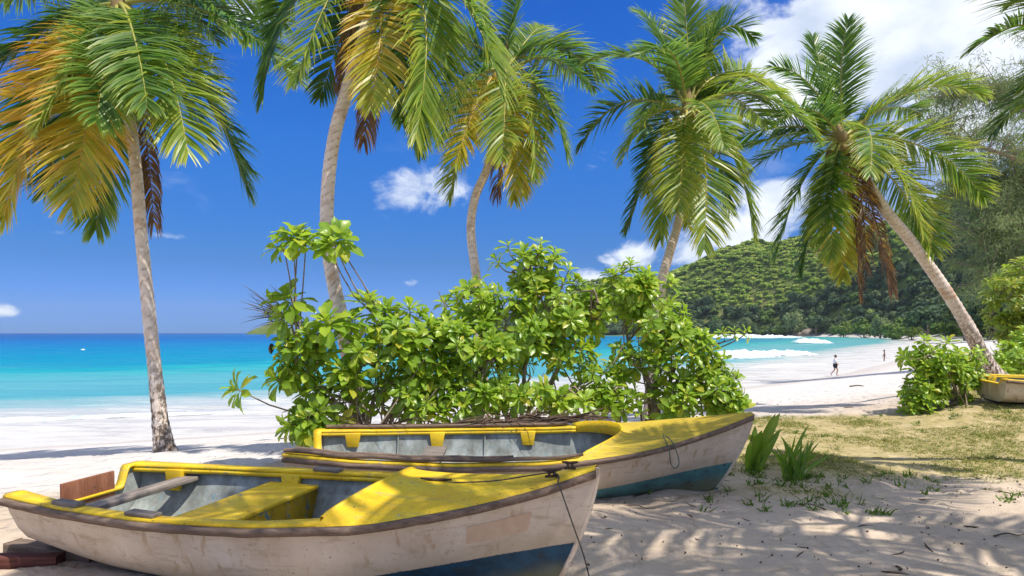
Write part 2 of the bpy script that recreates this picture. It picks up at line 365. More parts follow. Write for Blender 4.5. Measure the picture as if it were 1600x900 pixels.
M = dict(ground=mat_ground(), hill=mat_hill(), sea=mat_sea(), foam=mat_foam(), frond=mat_frond(), rachis=mat_rachis(), trunk=mat_trunk(),
    leaf=mat_leaf(), leaf2=mat_leaf('lily_leaf', (.035, .12, .012), (.075, .20, .02), (.13, .25, .03)),
    leaf3=mat_leaf('bronze_green_leaf', (.07, .12, .012), (.16, .21, .018), (.30, .28, .02)),
    twig=mat_plain('shrub_bark', (.14, .10, .07), (.36, .29, .22), 14, .9, .5),
    litter=mat_plain('dry_litter', (.035, .025, .02), (.15, .10, .065), 9, .9),
    grass=mat_far_leaf('grass_blade', [(.2, (.10, .20, .025)), (.5, (.20, .27, .05)), (.7, (.36, .34, .10)), (.88, (.50, .40, .20))], .3),
    weed=mat_far_leaf('weed_leaf', [(.2, (.05, .13, .015)), (.6, (.11, .21, .025)), (.9, (.2, .28, .04))], .35),
    yellow=mat_yellow(), yworn=mat_yellow_worn(), riser=mat_riser(), inner=mat_inner(),
    hull1=mat_hull('cream_and_navy_hull_paint', (.009, .06, .115), (.004, .022, .04), .095, .43, 1.9),
    hull2=mat_hull('cream_and_teal_hull_paint', (.075, .20, .205), (.045, .125, .14), .10, .36, 1.6),
    hull3=mat_hull('cream_and_black_hull_paint', (.035, .035, .05), (.02, .02, .03), .13, .26, 1.6),
    rail=mat_wood('weathered_rail_timber', (.08, .055, .042), (.26, .19, .145)),
    grey=mat_wood('grey_driftwood_timber', (.10, .085, .075), (.34, .29, .25), (14, 1.2, 14)),
    greyx=mat_wood('grey_board_timber', (.08, .07, .065), (.30, .26, .235)),
    ply=mat_wood('red_brown_plywood', (.17, .065, .035), (.34, .15, .09), (9, 9, 1.5)),
    redwood=mat_wood('dark_red_timber', (.04, .015, .012), (.17, .065, .05)),
    rust=mat_plain('rusted_iron', (.02, .016, .014), (.08, .045, .03), 40, .7),
    rope=mat_plain('dark_rope', (.035, .035, .03), (.11, .10, .085), 120, .9),
    ropeg=mat_plain('green_rope', (.05, .09, .07), (.12, .17, .14), 120, .9),
    patch=mat_plain('bare_filler_patch', (.49, .35, .24), (.56, .43, .32), 16, .8),
    rock=mat_plain('granite', (.15, .12, .10), (.36, .30, .25), .25, .9, .8, (1, 1, 1), .2, .5),
    white=mat_plain('white_float', (.78, .78, .76), (.85, .85, .85), 5, .5),
    skin=mat_plain('skin', (.42, .24, .16), (.48, .28, .19), 6, .6, .05), skin2=mat_plain('tanned_skin', (.20, .10, .06), (.26, .14, .09), 6, .6, .05),
    shirt=mat_plain('white_shirt', (.72, .74, .78), (.80, .81, .83), 9, .85), shorts=mat_plain('dark_shorts', (.02, .02, .028), (.05, .05, .06), 9, .85),
    hair=mat_plain('dark_hair', (.02, .015, .012), (.05, .04, .03), 30, .7), swim=mat_plain('dark_swimwear', (.03, .03, .05), (.06, .05, .08), 9, .7),
    coconut=mat_plain('coconut_husk', (.20, .13, .03), (.36, .26, .06), 6, .5), fibre=mat_plain('crown_fibre', (.16, .12, .05), (.34, .26, .12), 20, .95, .8, (6, 6, 1)),
)

# ------------------------------------------------------------------ terrain
WL = np.array([(-6000, -900), (-400, -110), (-200, -45), (-60, 5), (-35, 13.5), (-15.8, 21.1), (-8.5, 24.8), (0, 31), (8, 38), (15.3, 45), (27.7, 58), (43, 79), (70, 118), (92, 154),
               (150, 240), (230, 380), (298, 580), (285, 690), (200, 770), (120, 860), (60, 1000), (-60, 1150), (-150, 1260), (-120, 1450), (300, 2600), (6000, 5600)], float)
POLY = np.concatenate([WL, [(6000, -6000), (-6000, -6000)]])
def shore(X, Y):
    """signed distance to the waterline, positive inland"""
    X = np.asarray(X, float); Y = np.asarray(Y, float); best = np.full(X.shape, 1e9)
    for a, b in zip(WL[:-1], WL[1:]):
        d = b-a; t = np.clip(((X-a[0])*d[0]+(Y-a[1])*d[1])/(d@d), 0, 1)
        best = np.minimum(best, np.hypot(X-a[0]-t*d[0], Y-a[1]-t*d[1]))
    ins = np.zeros(X.shape, bool)
    for a, b in zip(POLY, np.roll(POLY, -1, 0)):
        if a[1] == b[1]: continue
        c = (a[1] > Y) != (b[1] > Y)
        ins ^= c & (X < (b[0]-a[0])*(Y-a[1])/(b[1]-a[1])+a[0])
    return np.where(ins, best, -best)
RIDGE = np.array([at(600, 512, 1300), at(760, 486, 1200), at(915, 444, 1080), at(1040, 432, 980), at(1100, 408, 930), at(1180, 377, 880), at(1215, 381, 850), at(1300, 366, 800), at(1390, 345, 740),
                  at(1440, 326, 690), at(1500, 300, 620), at(1600, 292, 540), at(1900, 262, 430), at(2400, 240, 340), at(4200, 240, 260)])
def hillz(X, Y):
    best = np.zeros(np.shape(X))
    for a, b in zip(RIDGE[:-1], RIDGE[1:]):
        d = (b-a)[:2]; t = np.clip(((X-a[0])*d[0]+(Y-a[1])*d[1])/(d@d), 0, 1)
        dist = np.hypot(X-a[0]-t*d[0], Y-a[1]-t*d[1]); z = a[2]+t*(b[2]-a[2])
        wd = 90+z*1.75
        best = np.maximum(best, z*(1-smooth01(dist, -wd*.35, wd*1.12))/(1-smooth01(0., -.35, 1.12)))
    return best
def Hz(X, Y, detail=True):
    X = np.asarray(X, float); Y = np.asarray(Y, float); d = shore(X, Y)
    z = np.interp(d, [-400, -60, -12, 0, 3, 6, 9, 12, 15, 18, 30, 100, 400], [-22, -8, -3.2, -2, -1.65, -1.25, -.9, -.5, -.15, 0, .12, 1.2, 5])
    z = z+.55*np.exp(-(((X-11.2)/2.6)**2+((Y-14.6)/2.2)**2))+.22*np.exp(-(((X-9.4)/1.9)**2+((Y-12.3)/1.3)**2))
    if detail:
        near = np.exp(-np.hypot(X-2, Y-7)/30)
        z = z+near*((fbm(X*.9, Y*.9, 3, 3)-.44)*.10+(fbm(X*3.1, Y*3.1, 3, 9)-.44)*.06*smooth01(d, 1, 6))
        hz = hillz(X, Y)*smooth01(d, 8, 110)
        z = z+hz*(1+(fbm(X/70, Y/70, 4, 5)-.47)*.34)
    return z
def hxy(x, y): return float(Hz(np.array([x]), np.array([y]))[0])
def axis(lo, dlo, dhi, hi, step, g, mx):
    a = list(np.arange(dlo, dhi, step)); s = step; v = a[-1]
    while v < hi: s = min(s*g, mx if v < 900 else 400); v += s; a.append(v)
    s = step; v = dlo; b = []
    while v > lo: s = min(s*g, mx if v > -300 else 400); v -= s; b.append(v)
    return np.array(b[::-1]+a)
gx = axis(-5500, -6, 9, 5500, .075, 1.07, 16); gy = axis(-5500, 3.2, 13, 5500, .075, 1.06, 15)
GX, GY = np.meshgrid(gx, gy, indexing='ij')
GD = shore(GX, GY); GZ = Hz(GX, GY)
# footprints and scuffs trodden into the near sand
for _ in range(170):
    fx, fy = rng.uniform(-5, 9), rng.uniform(3.4, 9); a = rng.uniform(0, 3.14); s = rng.uniform(.5, 1.3)
    i0, i1 = np.searchsorted(gx, [fx-.5, fx+.5]); j0, j1 = np.searchsorted(gy, [fy-.5, fy+.5])
    dx = GX[i0:i1, j0:j1]-fx; dy = GY[i0:i1, j0:j1]-fy
    u = (dx*math.cos(a)+dy*math.sin(a))/(.15*s); v = (-dx*math.sin(a)+dy*math.cos(a))/(.08*s); r2 = u*u+v*v
    GZ[i0:i1, j0:j1] += -.028*np.exp(-r2)+.014*np.exp(-(np.sqrt(r2)-1.7)**2*3)
lip = 12.6+1.2*(vnoise(GX*.5, GY*0+3)-.5)
gmask = smooth01(GX, 1.9, 3.0)*smooth01(GY+1.3*(fbm(GX*.8, GY*.8, 3, 21)-.45), 6.7, 8.0)*(1-smooth01(GY-.09*(GX-5)-.0*GX, lip-.1, lip+1.0))*(1-smooth01(GX, 16, 22))
gmask = np.maximum(gmask, .75*np.exp(-(((GX-2.75)/.7)**2+((GY-6.75)/.35)**2)))
gmask = np.maximum(gmask, smooth01(np.exp(-(((GX-10.8)/2.2)**2+((GY-13.4)/1.7)**2)), .25, .6))
beach = smooth01(GD+1.0*(vnoise(GX*.7, GY*.7, 4)-.5), 19.5, 14.5)*smooth01(GY, 8.2, 10.5)
beach = np.where(GX < -3, np.maximum(beach, smooth01(GY-.25*GX, 7.2, 8.6)), beach)
beach = np.maximum(beach, (GY > 26)*1.0)
wet = smooth01(GD, 4.0, 1.0)*.55
gi = grid_faces(len(gx), len(gy)); V = np.stack([GX, GY, GZ], -1).reshape(-1, 3)
fc = V[gi].mean(1); fd = GD.ravel()[gi].mean(1)
hillf = (fc[:, 1] > 120) & (fd > 26) & (np.abs(fc[:, 0]) < 2600) & (fc[:, 1] < 3000)
def submesh(name, sel, mat, attrs):
    f = gi[sel]; u, inv = np.unique(f, return_inverse=True)
    return make_mesh(name, V[u], inv.reshape(f.shape)[:, ::1], mat, True, {k: a.ravel()[u] for k, a in attrs.items()})
g_o = link('beach_ground', submesh('beach_ground', ~hillf, M['ground'], dict(beach=beach, grass=gmask, wet=wet, hill=np.maximum(smooth01(GD, 7, 13)*(GY > 190), (GY > 560)*smooth01(GX, 292, 270)*1.0))))
tag(g_o, kind='structure')
h_o = link('hillside', submesh('hillside', hillf, M['hill'], {})); tag(h_o, kind='structure')
del GX, GY
# the sea
sx = axis(-5300, -60, 70, 5300, .55, 1.06, 200); sy = axis(-1500, 18, 90, 5300, .35, 1.045, 200)
SX, SY = np.meshgrid(sx, sy, indexing='ij'); SD = -shore(SX, SY)
amp = np.interp(SD, [-5, 0, 8, 40, 200, 600], [0, .01, .05, .12, .22, .2])*np.interp(SY, [0, 400, 900], [1, 1, 0])
SZ = -2+amp*(np.sin(SD*.55+2*vnoise(SX*.05, SY*.05)*6)*.6+(fbm(SX*.22, SY*.5, 3, 31)-.45)*2.2)
si = grid_faces(len(sx), len(sy)); keep = SD.ravel()[si].max(1) > -1.5
f = si[keep]; u, inv = np.unique(f, return_inverse=True)
sea = link('sea', make_mesh('sea', np.stack([SX, SY, SZ], -1).reshape(-1, 3)[u], inv.reshape(f.shape), M['sea'], True, {'off': SD.ravel()[u]}))
tag(sea, kind='structure')
def wave(pts, width, height, seed):
    n = max(20, int(np.linalg.norm(np.diff(pts, axis=0), axis=1).sum()/.5)); P = spline(pts, n)
    T = unit(np.gradient(P, axis=0)); N = np.stack([-T[:, 1], T[:, 0]], -1); m = 19
    v = np.linspace(-1, 1, m); e = np.sin(np.linspace(0, 1, n)*np.pi)**.6
    nz_ = fbm(np.arange(n)[:, None]*.3+seed, v[None]*4.5, 5, seed)
    wv = width*(.55+.9*fbm(np.arange(n)*.07, np.zeros(n)+seed, 3, seed+3))*e
    XY = P[:, None]+N[:, None]*(v[None, :, None]*wv[:, None, None])
    prof = np.clip(1-np.abs(v-.35)**1.6/1.2, 0, 1)
    Z = -2.06+height*e[:, None]*prof[None]*(.42+1.1*nz_)+.2*(nz_-.2)*(1-np.abs(v[None])**3)*e[:, None]
    Z[:, [0, -1]] = -2.02
    o = link('breaking_wave', make_mesh('breaking_wave', np.concatenate([XY, Z[..., None]], -1).reshape(-1, 3), grid_faces(n, m), M['foam'], True, {'edge': ((1-np.abs(v[None])**2)*e[:, None]**.8).ravel()}), sea)
    return o
wave(np.array([(25, 88), (31, 97), (38, 104), (46, 110), (51, 114)]), 4.6, .9, 1)
wave(np.array([(14, 92), (20, 95), (27, 98)]), 2.2, .5, 5)
wave(np.array([(96, 228), (104, 236), (112, 240)]), 7, 1.5, 2)
wave(np.array([(120, 480), (155, 468), (200, 462)]), 16, 2.4, 3)
wave(np.array([(24, 70), (30, 74), (37, 80)]), 1.3, .16, 4)
wave(np.array([(-30, 24.0), (-19, 28.5), (-10, 31.5)]), .35, .07, 6)

# ------------------------------------------------------------------ forest on the hill (one mass) built from instanced crowns
def crown_mesh(name, n, mat, R0=(1, 1, .8), size=.22, seed=0, lobes=9, shell=.5):
    r = np.random.default_rng(seed)
    lc = unit(r.normal(size=(lobes, 3)))*r.uniform(.35, .75, (lobes, 1)); lc[:, 2] = np.abs(lc[:, 2])*.9-.1; lr = r.uniform(.32, .55, lobes)
    k = r.integers(0, lobes, n); dirs = unit(r.normal(size=(n, 3))+np.array([0, 0, .35]))
    pos = lc[k]+dirs*(lr[k]*r.uniform(shell, 1.0, n))[:, None]
    nrm = unit(dirs+r.normal(size=(n, 3))*.45); a = unit(np.cross(nrm, r.normal(size=(n, 3)))); b = np.cross(nrm, a)
    s = (size*r.uniform(.55, 1.25, n))[:, None]
    Vv = np.stack([pos-a*s*.5-b*s*.35, pos+a*s*.5-b*s*.30, pos+a*s*.35+b*s*.45, pos-a*s*.3+b*s*.5], 1)*np.array(R0)
    rn = np.repeat(np.clip(.5*r.random(n)+.5*r.random(lobes)[k], 0, 1), 4)
    return make_mesh(name, Vv.reshape(-1, 3), np.arange(n*4).reshape(-1, 4), mat, False, {'rnd': rn})
M['wood_dark_shadow'] = mat_far_leaf('dark_leaf_shadow_tint', [(.15, (.040, .085, .045)), (.5, (.068, .12, .058)), (.85, (.12, .17, .07))])  # dark species green, with the cloud shadow over the lower slopes put into it
M['wood_light'] = mat_far_leaf('scrub_leaf', [(.15, (.26, .40, .06)), (.5, (.42, .56, .10)), (.85, (.58, .62, .16))])
M['wood_mid'] = mat_far_leaf('shore_tree_leaf', [(.15, (.07, .14, .03)), (.5, (.12, .20, .04)), (.85, (.20, .27, .06))])
M['casu'] = mat_far_leaf('casuarina_needle', [(.15, (.14, .19, .085)), (.5, (.21, .27, .115)), (.85, (.32, .38, .17))], .3)
def scatter(name, label, cat, pts, scl, templ):
    """instances of one crown on points, through geometry nodes: one mass"""
    me = bpy.data.meshes.new(name+'_points'); me.from_pydata([tuple(p) for p in pts], [], [])
    for k, a in (('scl', scl), ('yaw', rng.uniform(0, 6.28, len(pts)))):
        at_ = me.attributes.new(k, 'FLOAT', 'POINT'); at_.data.foreach_set('value', np.asarray(a, np.float32))
    o = link(name, me); tag(o, label, cat, kind='stuff')
    ng = bpy.data.node_groups.new(name, 'GeometryNodeTree')
    ng.interface.new_socket('Geometry', in_out='INPUT', socket_type='NodeSocketGeometry'); ng.interface.new_socket('Geometry', in_out='OUTPUT', socket_type='NodeSocketGeometry')
    N = ng.nodes; gin = N.new('NodeGroupInput'); gout = N.new('NodeGroupOutput'); inst = N.new('GeometryNodeInstanceOnPoints'); oi = N.new('GeometryNodeObjectInfo')
    oi.inputs['Object'].default_value = templ
    a1 = N.new('GeometryNodeInputNamedAttribute'); a1.data_type = 'FLOAT'; a1.inputs[0].default_value = 'scl'
    a2 = N.new('GeometryNodeInputNamedAttribute'); a2.data_type = 'FLOAT'; a2.inputs[0].default_value = 'yaw'
    cx = N.new('ShaderNodeCombineXYZ'); L = ng.links.new
    L(gin.outputs[0], inst.inputs['Points']); L(oi.outputs['Geometry'], inst.inputs['Instance']); L(a1.outputs[0], inst.inputs['Scale'])
    L(a2.outputs[0], cx.inputs[2]); L(cx.outputs[0], inst.inputs['Rotation']); L(inst.outputs[0], gout.inputs[0])
    md = o.modifiers.new('instances', 'NODES'); md.node_group = ng
    return o
N0 = 150000
hx = rng.uniform(-250, 900, N0); hy = rng.uniform(150, 1400, N0); hd = shore(hx, hy); hzv = Hz(hx, hy)
ok = (hd > np.where((hy > 560) & (hx < 290), 5, 12)) & (hx/hy < 1.15) & (hx/hy > -.25) & ~((hx < 230) & (hy < 260) & (hd < 22))
hx, hy, hd, hzv = hx[ok], hy[ok], hd[ok], hzv[ok]
hh = hillz(hx, hy); rel = hzv-hxy(0, 8)
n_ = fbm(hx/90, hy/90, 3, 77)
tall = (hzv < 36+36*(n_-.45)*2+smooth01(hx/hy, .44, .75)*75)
keepw = rng.random(len(hx)) < np.where(tall, .23, .9)
templ = []
for i, (mat, R0, n, sz, lb) in enumerate([('wood_dark_shadow', (1, 1, .85), 520, .30, 10), ('wood_dark_shadow', (.85, .85, 1.15), 480, .28, 8), ('wood_light', (1, 1, .75), 300, .38, 8), ('wood_mid', (1, 1, .8), 560, .27, 11)]):
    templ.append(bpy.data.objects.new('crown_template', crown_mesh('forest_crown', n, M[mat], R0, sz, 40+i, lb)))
P3 = np.stack([hx, hy, hzv], -1)
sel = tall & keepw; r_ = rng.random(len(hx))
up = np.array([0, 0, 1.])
for nm, lab, s_, t_, sc in [('dark_shadow_tint_forest', 'dark green forest with cloud shadow in its colour, covering the lower slopes of the hill', sel & (r_ < .5), 0, (3.6, 11)), ('blue_shadow_tint_forest', 'tall blue green trees with cloud shadow in their colour, mixed through the lower forest', sel & (r_ >= .5) & (r_ < .78), 1, (3.6, 10)),
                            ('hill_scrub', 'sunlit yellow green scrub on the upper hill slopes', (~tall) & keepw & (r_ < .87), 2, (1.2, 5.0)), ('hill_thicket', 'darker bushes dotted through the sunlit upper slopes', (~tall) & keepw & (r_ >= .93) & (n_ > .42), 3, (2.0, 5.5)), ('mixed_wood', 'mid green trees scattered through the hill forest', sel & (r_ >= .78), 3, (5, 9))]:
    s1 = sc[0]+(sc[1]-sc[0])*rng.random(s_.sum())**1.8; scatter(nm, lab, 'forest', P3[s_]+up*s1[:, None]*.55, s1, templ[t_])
# ------------------------------------------------------------------ single trees along the far beach
def limb_tubes(mb, base, top, r0, r1, seed, nb=6, spread=.5):
    r = np.random.default_rng(seed); P = spline([base, base+(top-base)*.4+r.normal(size=3)*.03*np.linalg.norm(top-base), top], 8)
    mb.tube(P, np.linspace(r0, r1, 8), 7)
    L = np.linalg.norm(top-base)
    for k in range(nb):
        t = r.integers(3, 7); d = unit(np.array([r.normal(), r.normal(), .6])); e = P[t]+d*L*spread*r.uniform(.6, 1)
        mb.tube(spline([P[t], P[t]+d*L*spread*.4+up*.04*L, e], 5), np.linspace(r1*1.1, r1*.3, 5), 5)
    return mb
tree_kinds = []
for k, (mat, R0, n, sz) in enumerate([('wood_mid', (1, 1, .85), 2200, .15), ('wood_dark_shadow', (1.05, 1.05, .8), 2200, .15), ('casu', (.8, .8, 1.25), 2400, .13)]):
    cm = crown_mesh('tree_crown', n, M[mat], R0, sz, 90+k, 14, .45)
    tm = limb_tubes(MB(), np.array([0, 0, -1.5]), np.array([0, 0, .2]), .10, .045, 5+k, 7, .4).mesh('tree_trunk', M['twig'], True)
    tree_kinds.append((cm, tm))
far_trees = [  # px, py of crown centre, depth, radius, kind, label
    (1128, 492, 720, 14, 1, 'dark round tree at the left foot of the hill by the water'), (1165, 500, 740, 11, 2, 'pale feathery tree low on the shore right of the dark round one'),
    (1240, 492, 690, 15, 2, 'pale grey green feathery tree above the rocky shore'), (1275, 486, 660, 14, 1, 'dark tree right of the pale feathery tree above the rocks'), (1318, 500, 560, 10, 0, 'green tree at the left end of the far beach'),
    (1350, 494, 480, 10, 0, 'bright green tree behind the far beach, below the palm crown'), (1376, 490, 430, 9, 2, 'pale feathery tree behind the middle of the far beach'), (1405, 486, 380, 9, 0, 'round green tree behind the far beach near the bather'),
    (1424, 494, 330, 6.5, 0, 'low green tree at the right part of the far beach'), (1450, 468, 300, 11, 1, 'large dark tree behind the leaning palm trunk'), (1482, 490, 240, 6, 0, 'green tree beneath the leaning palm trunk'),
    (1508, 462, 225, 10, 1, 'big dark spreading tree right of the leaning trunk'), (1545, 478, 190, 8, 0, 'round green tree left of the bronze shrub'), (1572, 440, 180, 10, 1, 'tall dark tree behind the bronze leaved shrub'),
    (1216, 510, 700, 7, 0, 'small green tree just above the boulders'), (1395, 508, 350, 4.5, 0, 'low bush like tree at the edge of the far sand'), (1600, 500, 150, 6, 0, 'green tree at the right edge of the view'), (1640, 440, 150, 10, 1, 'dark tree cut by the right edge of the view')]
for px, py, Y, r, k, lab in far_trees:
    c = at(px, py, Y); gz = hxy(c[0], c[1]); c[2] = gz+r*.72
    t = empty('broadleaf_tree' if k < 2 else 'feathery_tree', (c[0], c[1], gz)); tag(t, lab, 'tree', 'trees behind the far beach')
    cr = link('crown', tree_kinds[k][0], t); cr.location = (0, 0, c[2]-gz); cr.scale = (r, r, r); cr.rotation_euler = (0, 0, rng.uniform(0, 6))
    tk = link('trunk', tree_kinds[k][1], t); tk.location = (0, 0, c[2]-gz); tk.scale = (r*.8, r*.8, max(r, (c[2]-gz)*.8))
# boulders at the hill foot
for i, (px, py, Y, s) in enumerate([(1252, 521, 690, 9), (1268, 519, 685, 12), (1236, 523, 700, 6), (1290, 522, 672, 7), (1222, 524, 715, 5)]):
    c = at(px, py, Y); n = 9; th = np.linspace(0, np.pi, n); ph = np.linspace(0, 2*np.pi, 12, endpoint=False)
    Dv = np.stack([np.sin(th)[:, None]*np.cos(ph), np.sin(th)[:, None]*np.sin(ph), np.cos(th)[:, None]+0*ph], -1)
    rr = 1+.5*(fbm(Dv[..., 0]*1.7+i*5, Dv[..., 1]*1.7+Dv[..., 2], 3, i)-.45)
    o = link('boulder', make_mesh('boulder', (Dv*rr[..., None]*np.array([s, s*.8, s*.62])).reshape(-1, 3), grid_faces(n, 12, True), M['rock'])); o.location = (c[0], c[1], -2+s*.1)
    tag(o, ['brown granite boulder at the water under the feathery tree', 'largest granite boulder on the far rocky shore', 'low boulder left of the largest one', 'boulder right of the largest one, nearest the far beach', 'leftmost small boulder of the far rocky shore'][i], 'boulder', 'boulders on the far shore')
# far islet
ic = at(424, 519, 1700); th = np.linspace(0, 1, 16); ph = np.linspace(0, 2*np.pi, 40, endpoint=False)
rr = th[:, None]*(1+.35*(vnoise(np.cos(ph)*2+5, np.sin(ph)*2+5)-.5))[None]
IX = ic[0]+rr*np.cos(ph)*64; IY = ic[1]+rr*np.sin(ph)*60; IZ = -3+30*(1-th[:, None]**1.5)*(.7+.6*fbm(IX/22, IY/22, 3, 8))
isl = link('islet', make_mesh('islet', np.stack([IX, IY, IZ], -1).reshape(-1, 3), grid_faces(16, 40, True), M['hill'])); tag(isl, kind='structure')

# ------------------------------------------------------------------ casuarina at the right
def casuarina(name, label, base, limbs, seed, n_per=120, ln=(1.0, 2.0)):
    r = np.random.default_rng(seed); t = empty(name, base); tag(t, label, 'tree', 'feathery trees at the right')
    base = np.array(base); mb = MB(); tips = []
    for pts, r0 in limbs:
        P = spline(pts, 24); mb.tube(P-base, np.linspace(r0, r0*.25, 24), 7)
        for i in range(5, 24):
            for _ in range(4):
                d = unit(np.array([r.normal(), r.normal(), r.normal()*.6+.3])); L = r.uniform(1.2, 3.4); e = P[i]+d*L
                Q = spline([P[i], P[i]+d*L*.5+up*.25, e], 5); mb.tube(Q-base, np.linspace(r0*.22, .012, 5), 4, cap=False); tips += [q for q in Q[1:]]
    mb.build('trunk', M['twig'], t, True)
    tips = np.array(tips); n = n_per*len(tips)//10
    p = tips[r.integers(0, len(tips), n)]+r.normal(size=(n, 3))*np.array([.32, .32, .24])
    d = unit(r.normal(size=(n, 3))*np.array([.7, .7, .4])+np.array([0, 0, -.35])); L = r.uniform(.18, .42, n)[:, None]; s = unit(np.cross(d, r.normal(size=(n, 3))))*.022
    m_ = p+d*L*.55; e = p+d*L+np.array([0, 0, -.12])
    Vv = np.stack([p-s*.5, p+s*.5, m_+s, m_-s, e], 1)-base; k = np.arange(n)[:, None]*5
    o = link('crown', make_mesh('crown', Vv.reshape(-1, 3), [k+np.array([[0, 1, 2, 3]]), k+np.array([[3, 2, 4]])], M['casu'], False, {'rnd': np.repeat(r.random(n), 5)}), t)
    return t
YC = 44
cb = at(1680, 560, YC); cb[2] = hxy(cb[0], cb[1])-.3
casuarina('casuarina_tree', 'tall feathery casuarina with bare slanting limbs at the right edge', cb,
    [([cb, at(1672, 420, YC), at(1650, 300, YC), at(1600, 255, YC-1), at(1520, 225, YC-1), at(1460, 200, YC)], .26), ([at(1672, 420, YC), at(1655, 260, YC+1), at(1600, 170, YC), at(1530, 150, YC), at(1480, 150, YC)], .22),
     ([at(1660, 400, YC), at(1610, 360, YC-1), at(1560, 345, YC), at(1530, 380, YC)], .2), ([at(1665, 440, YC), at(1620, 425, YC), at(1575, 420, YC+1), at(1545, 440, YC)], .2),
     ([at(1672, 420, YC), at(1690, 250, YC), at(1660, 130, YC), at(1640, 90, YC)], .24), ([at(1650, 300, YC), at(1590, 290, YC+2), at(1550, 300, YC+2), at(1500, 290, YC+2)], .18)], 11, 330)

# ------------------------------------------------------------------ coconut palms
KIND = {'g': .12, 'd': .0, 'y': .27, 'o': .57, 'b': .92}
def frond(parent, base, C, ctrl, T, kind, seed, width=.30, lmax=None):
    r = np.random.default_rng(seed); C = np.asarray(C); ctrl = np.asarray(ctrl); T = np.asarray(T)
    n = 40; t = np.linspace(0, 1, n)[:, None]; P = (1-t)**2*C+2*t*(1-t)*ctrl+t*t*T
    P = P+np.array([0, 0, 1])*(.02*np.sin(t*7+seed))
    seg = np.linalg.norm(np.diff(P, axis=0), axis=1); L = seg.sum(); cum = np.concatenate([[0], np.cumsum(seg)])/L
    hor = (T-C)*np.array([1, 1, 0]); hor2 = (ctrl-C)*np.array([1, 1, 0]); hor = hor+hor2
    hor = unit(hor) if np.linalg.norm(hor) > .15 else unit(np.array([r.normal()*.3, -1, 0]))
    S = np.array([hor[1], -hor[0], 0.]); roll = r.normal()*.35
    age = KIND[kind]+r.normal()*.03
    m = max(84, int(L*44)); dead = kind == 'b'
    VV = []; AA = []; K = 6
    for side in (-1, 1):
        u = np.linspace(.13, .995, m)+r.normal(size=m)*.003; u = np.clip(u, .1, .999)
        q = np.stack([np.interp(u, cum, P[:, k]) for k in range(3)], -1)
        tg = unit(np.stack([np.interp(np.clip(u+.02, 0, 1), cum, P[:, k])-np.interp(np.clip(u-.02, 0, 1), cum, P[:, k]) for k in range(3)], -1))
        nrm = unit(np.cross(np.broadcast_to(S, tg.shape), tg)); nrm = np.where(nrm[:, 2:3] < -0.2, -nrm, nrm)
        sd = side*S*math.cos(roll)+nrm*math.sin(roll)*side
        ll = L*width*np.clip(np.interp(u, [0, .1, .2, .4, .65, .85, .96, 1], [.35, .5, .85, 1, .95, .68, .42, .28]), 0, 1)*r.uniform(.86, 1.08, m)
        if dead: ll = np.minimum(ll, .42)
        fw = np.interp(u, [0, .5, .9, 1], [.45, .75, 1.3, 2.6])[:, None]
        d = unit(sd+tg*fw+nrm*(.28+r.normal(size=(m, 1))*.12)+r.normal(size=(m, 3))*.05)
        grp = np.repeat(r.normal(size=m//5+1), 5)[:m, None]; d = unit(d+tg*grp*.07+nrm*np.repeat(r.normal(size=m//5+1), 5)[:m, None]*.08)
        g = (.10 if not dead else .5)*r.uniform(.6, 1.5, m)[:, None]
        p = q.copy(); pts = [p.copy()]; ds = [d.copy()]
        for k in range(K-1):
            p = p+d*(ll/(K-1))[:, None]; pts.append(p.copy()); d = unit(d+np.array([0, 0, -1])*g*(.5+.35*k)); ds.append(d.copy())
        wd = np.array([.55, 1, .95, .75, .45, .04])*.0175*(L/3)**.5*(.8 if dead else 1.0)
        wv = unit(np.cross(ds[0], nrm))  # across the leaflet
        tw = r.normal(size=(m, 1))*.5
        wv = unit(wv+nrm*tw)
        for k in range(K):
            VV.append(np.stack([pts[k]-wv*wd[k], pts[k]+wv*wd[k]], 1))
        lr = r.normal(size=m)*.05
        tip = np.array([0, 0, .02, .05, .10, .2])*(1 if not dead else .3)
        fade = (-.20*smooth01(u, .5, 1.0)-.06*r.random(m)) if kind == 'o' else (0*u)
        for k in range(K): AA.append(np.repeat((age+lr+tip[k]+fade*(.4+.12*k))[:, None], 2, 1))
    VV = np.array(VV).reshape(2, K, m, 2, 3).transpose(0, 2, 1, 3, 4).reshape(2*m, K*2, 3)
    AA = np.array(AA).reshape(2, K, m, 2).transpose(0, 2, 1, 3).reshape(-1)
    if True:   # ragged: some leaflets lost, singly and in wind-torn gaps
        kp = (r.random(2*m) > (.25 if dead else .05)) & (np.repeat(r.random(2*m//4+1), 4)[:2*m] > .03); VV = VV[kp]; AA = AA.reshape(2*m, -1)[kp].ravel()
    nl = len(VV); b = np.arange(nl)[:, None]*K*2
    fs = [b+np.array([[2*k, 2*k+1, 2*k+3, 2*k+2]]) for k in range(K-1)]
    o = link('frond', make_mesh('frond', VV.reshape(-1, 3)-base, fs, M['frond'], True, {'age': np.clip(AA, 0, 1)}), parent)
    mb = MB(); rad = np.interp(t[:, 0], [0, .1, .4, 1], [.042, .030, .017, .004])*(L/3)**.5
    mb.tube(P-base, rad, 6, np.clip(age+.12, 0, 1)); mb.build('rachis', M['rachis'], o, True, attr='age')
    return o
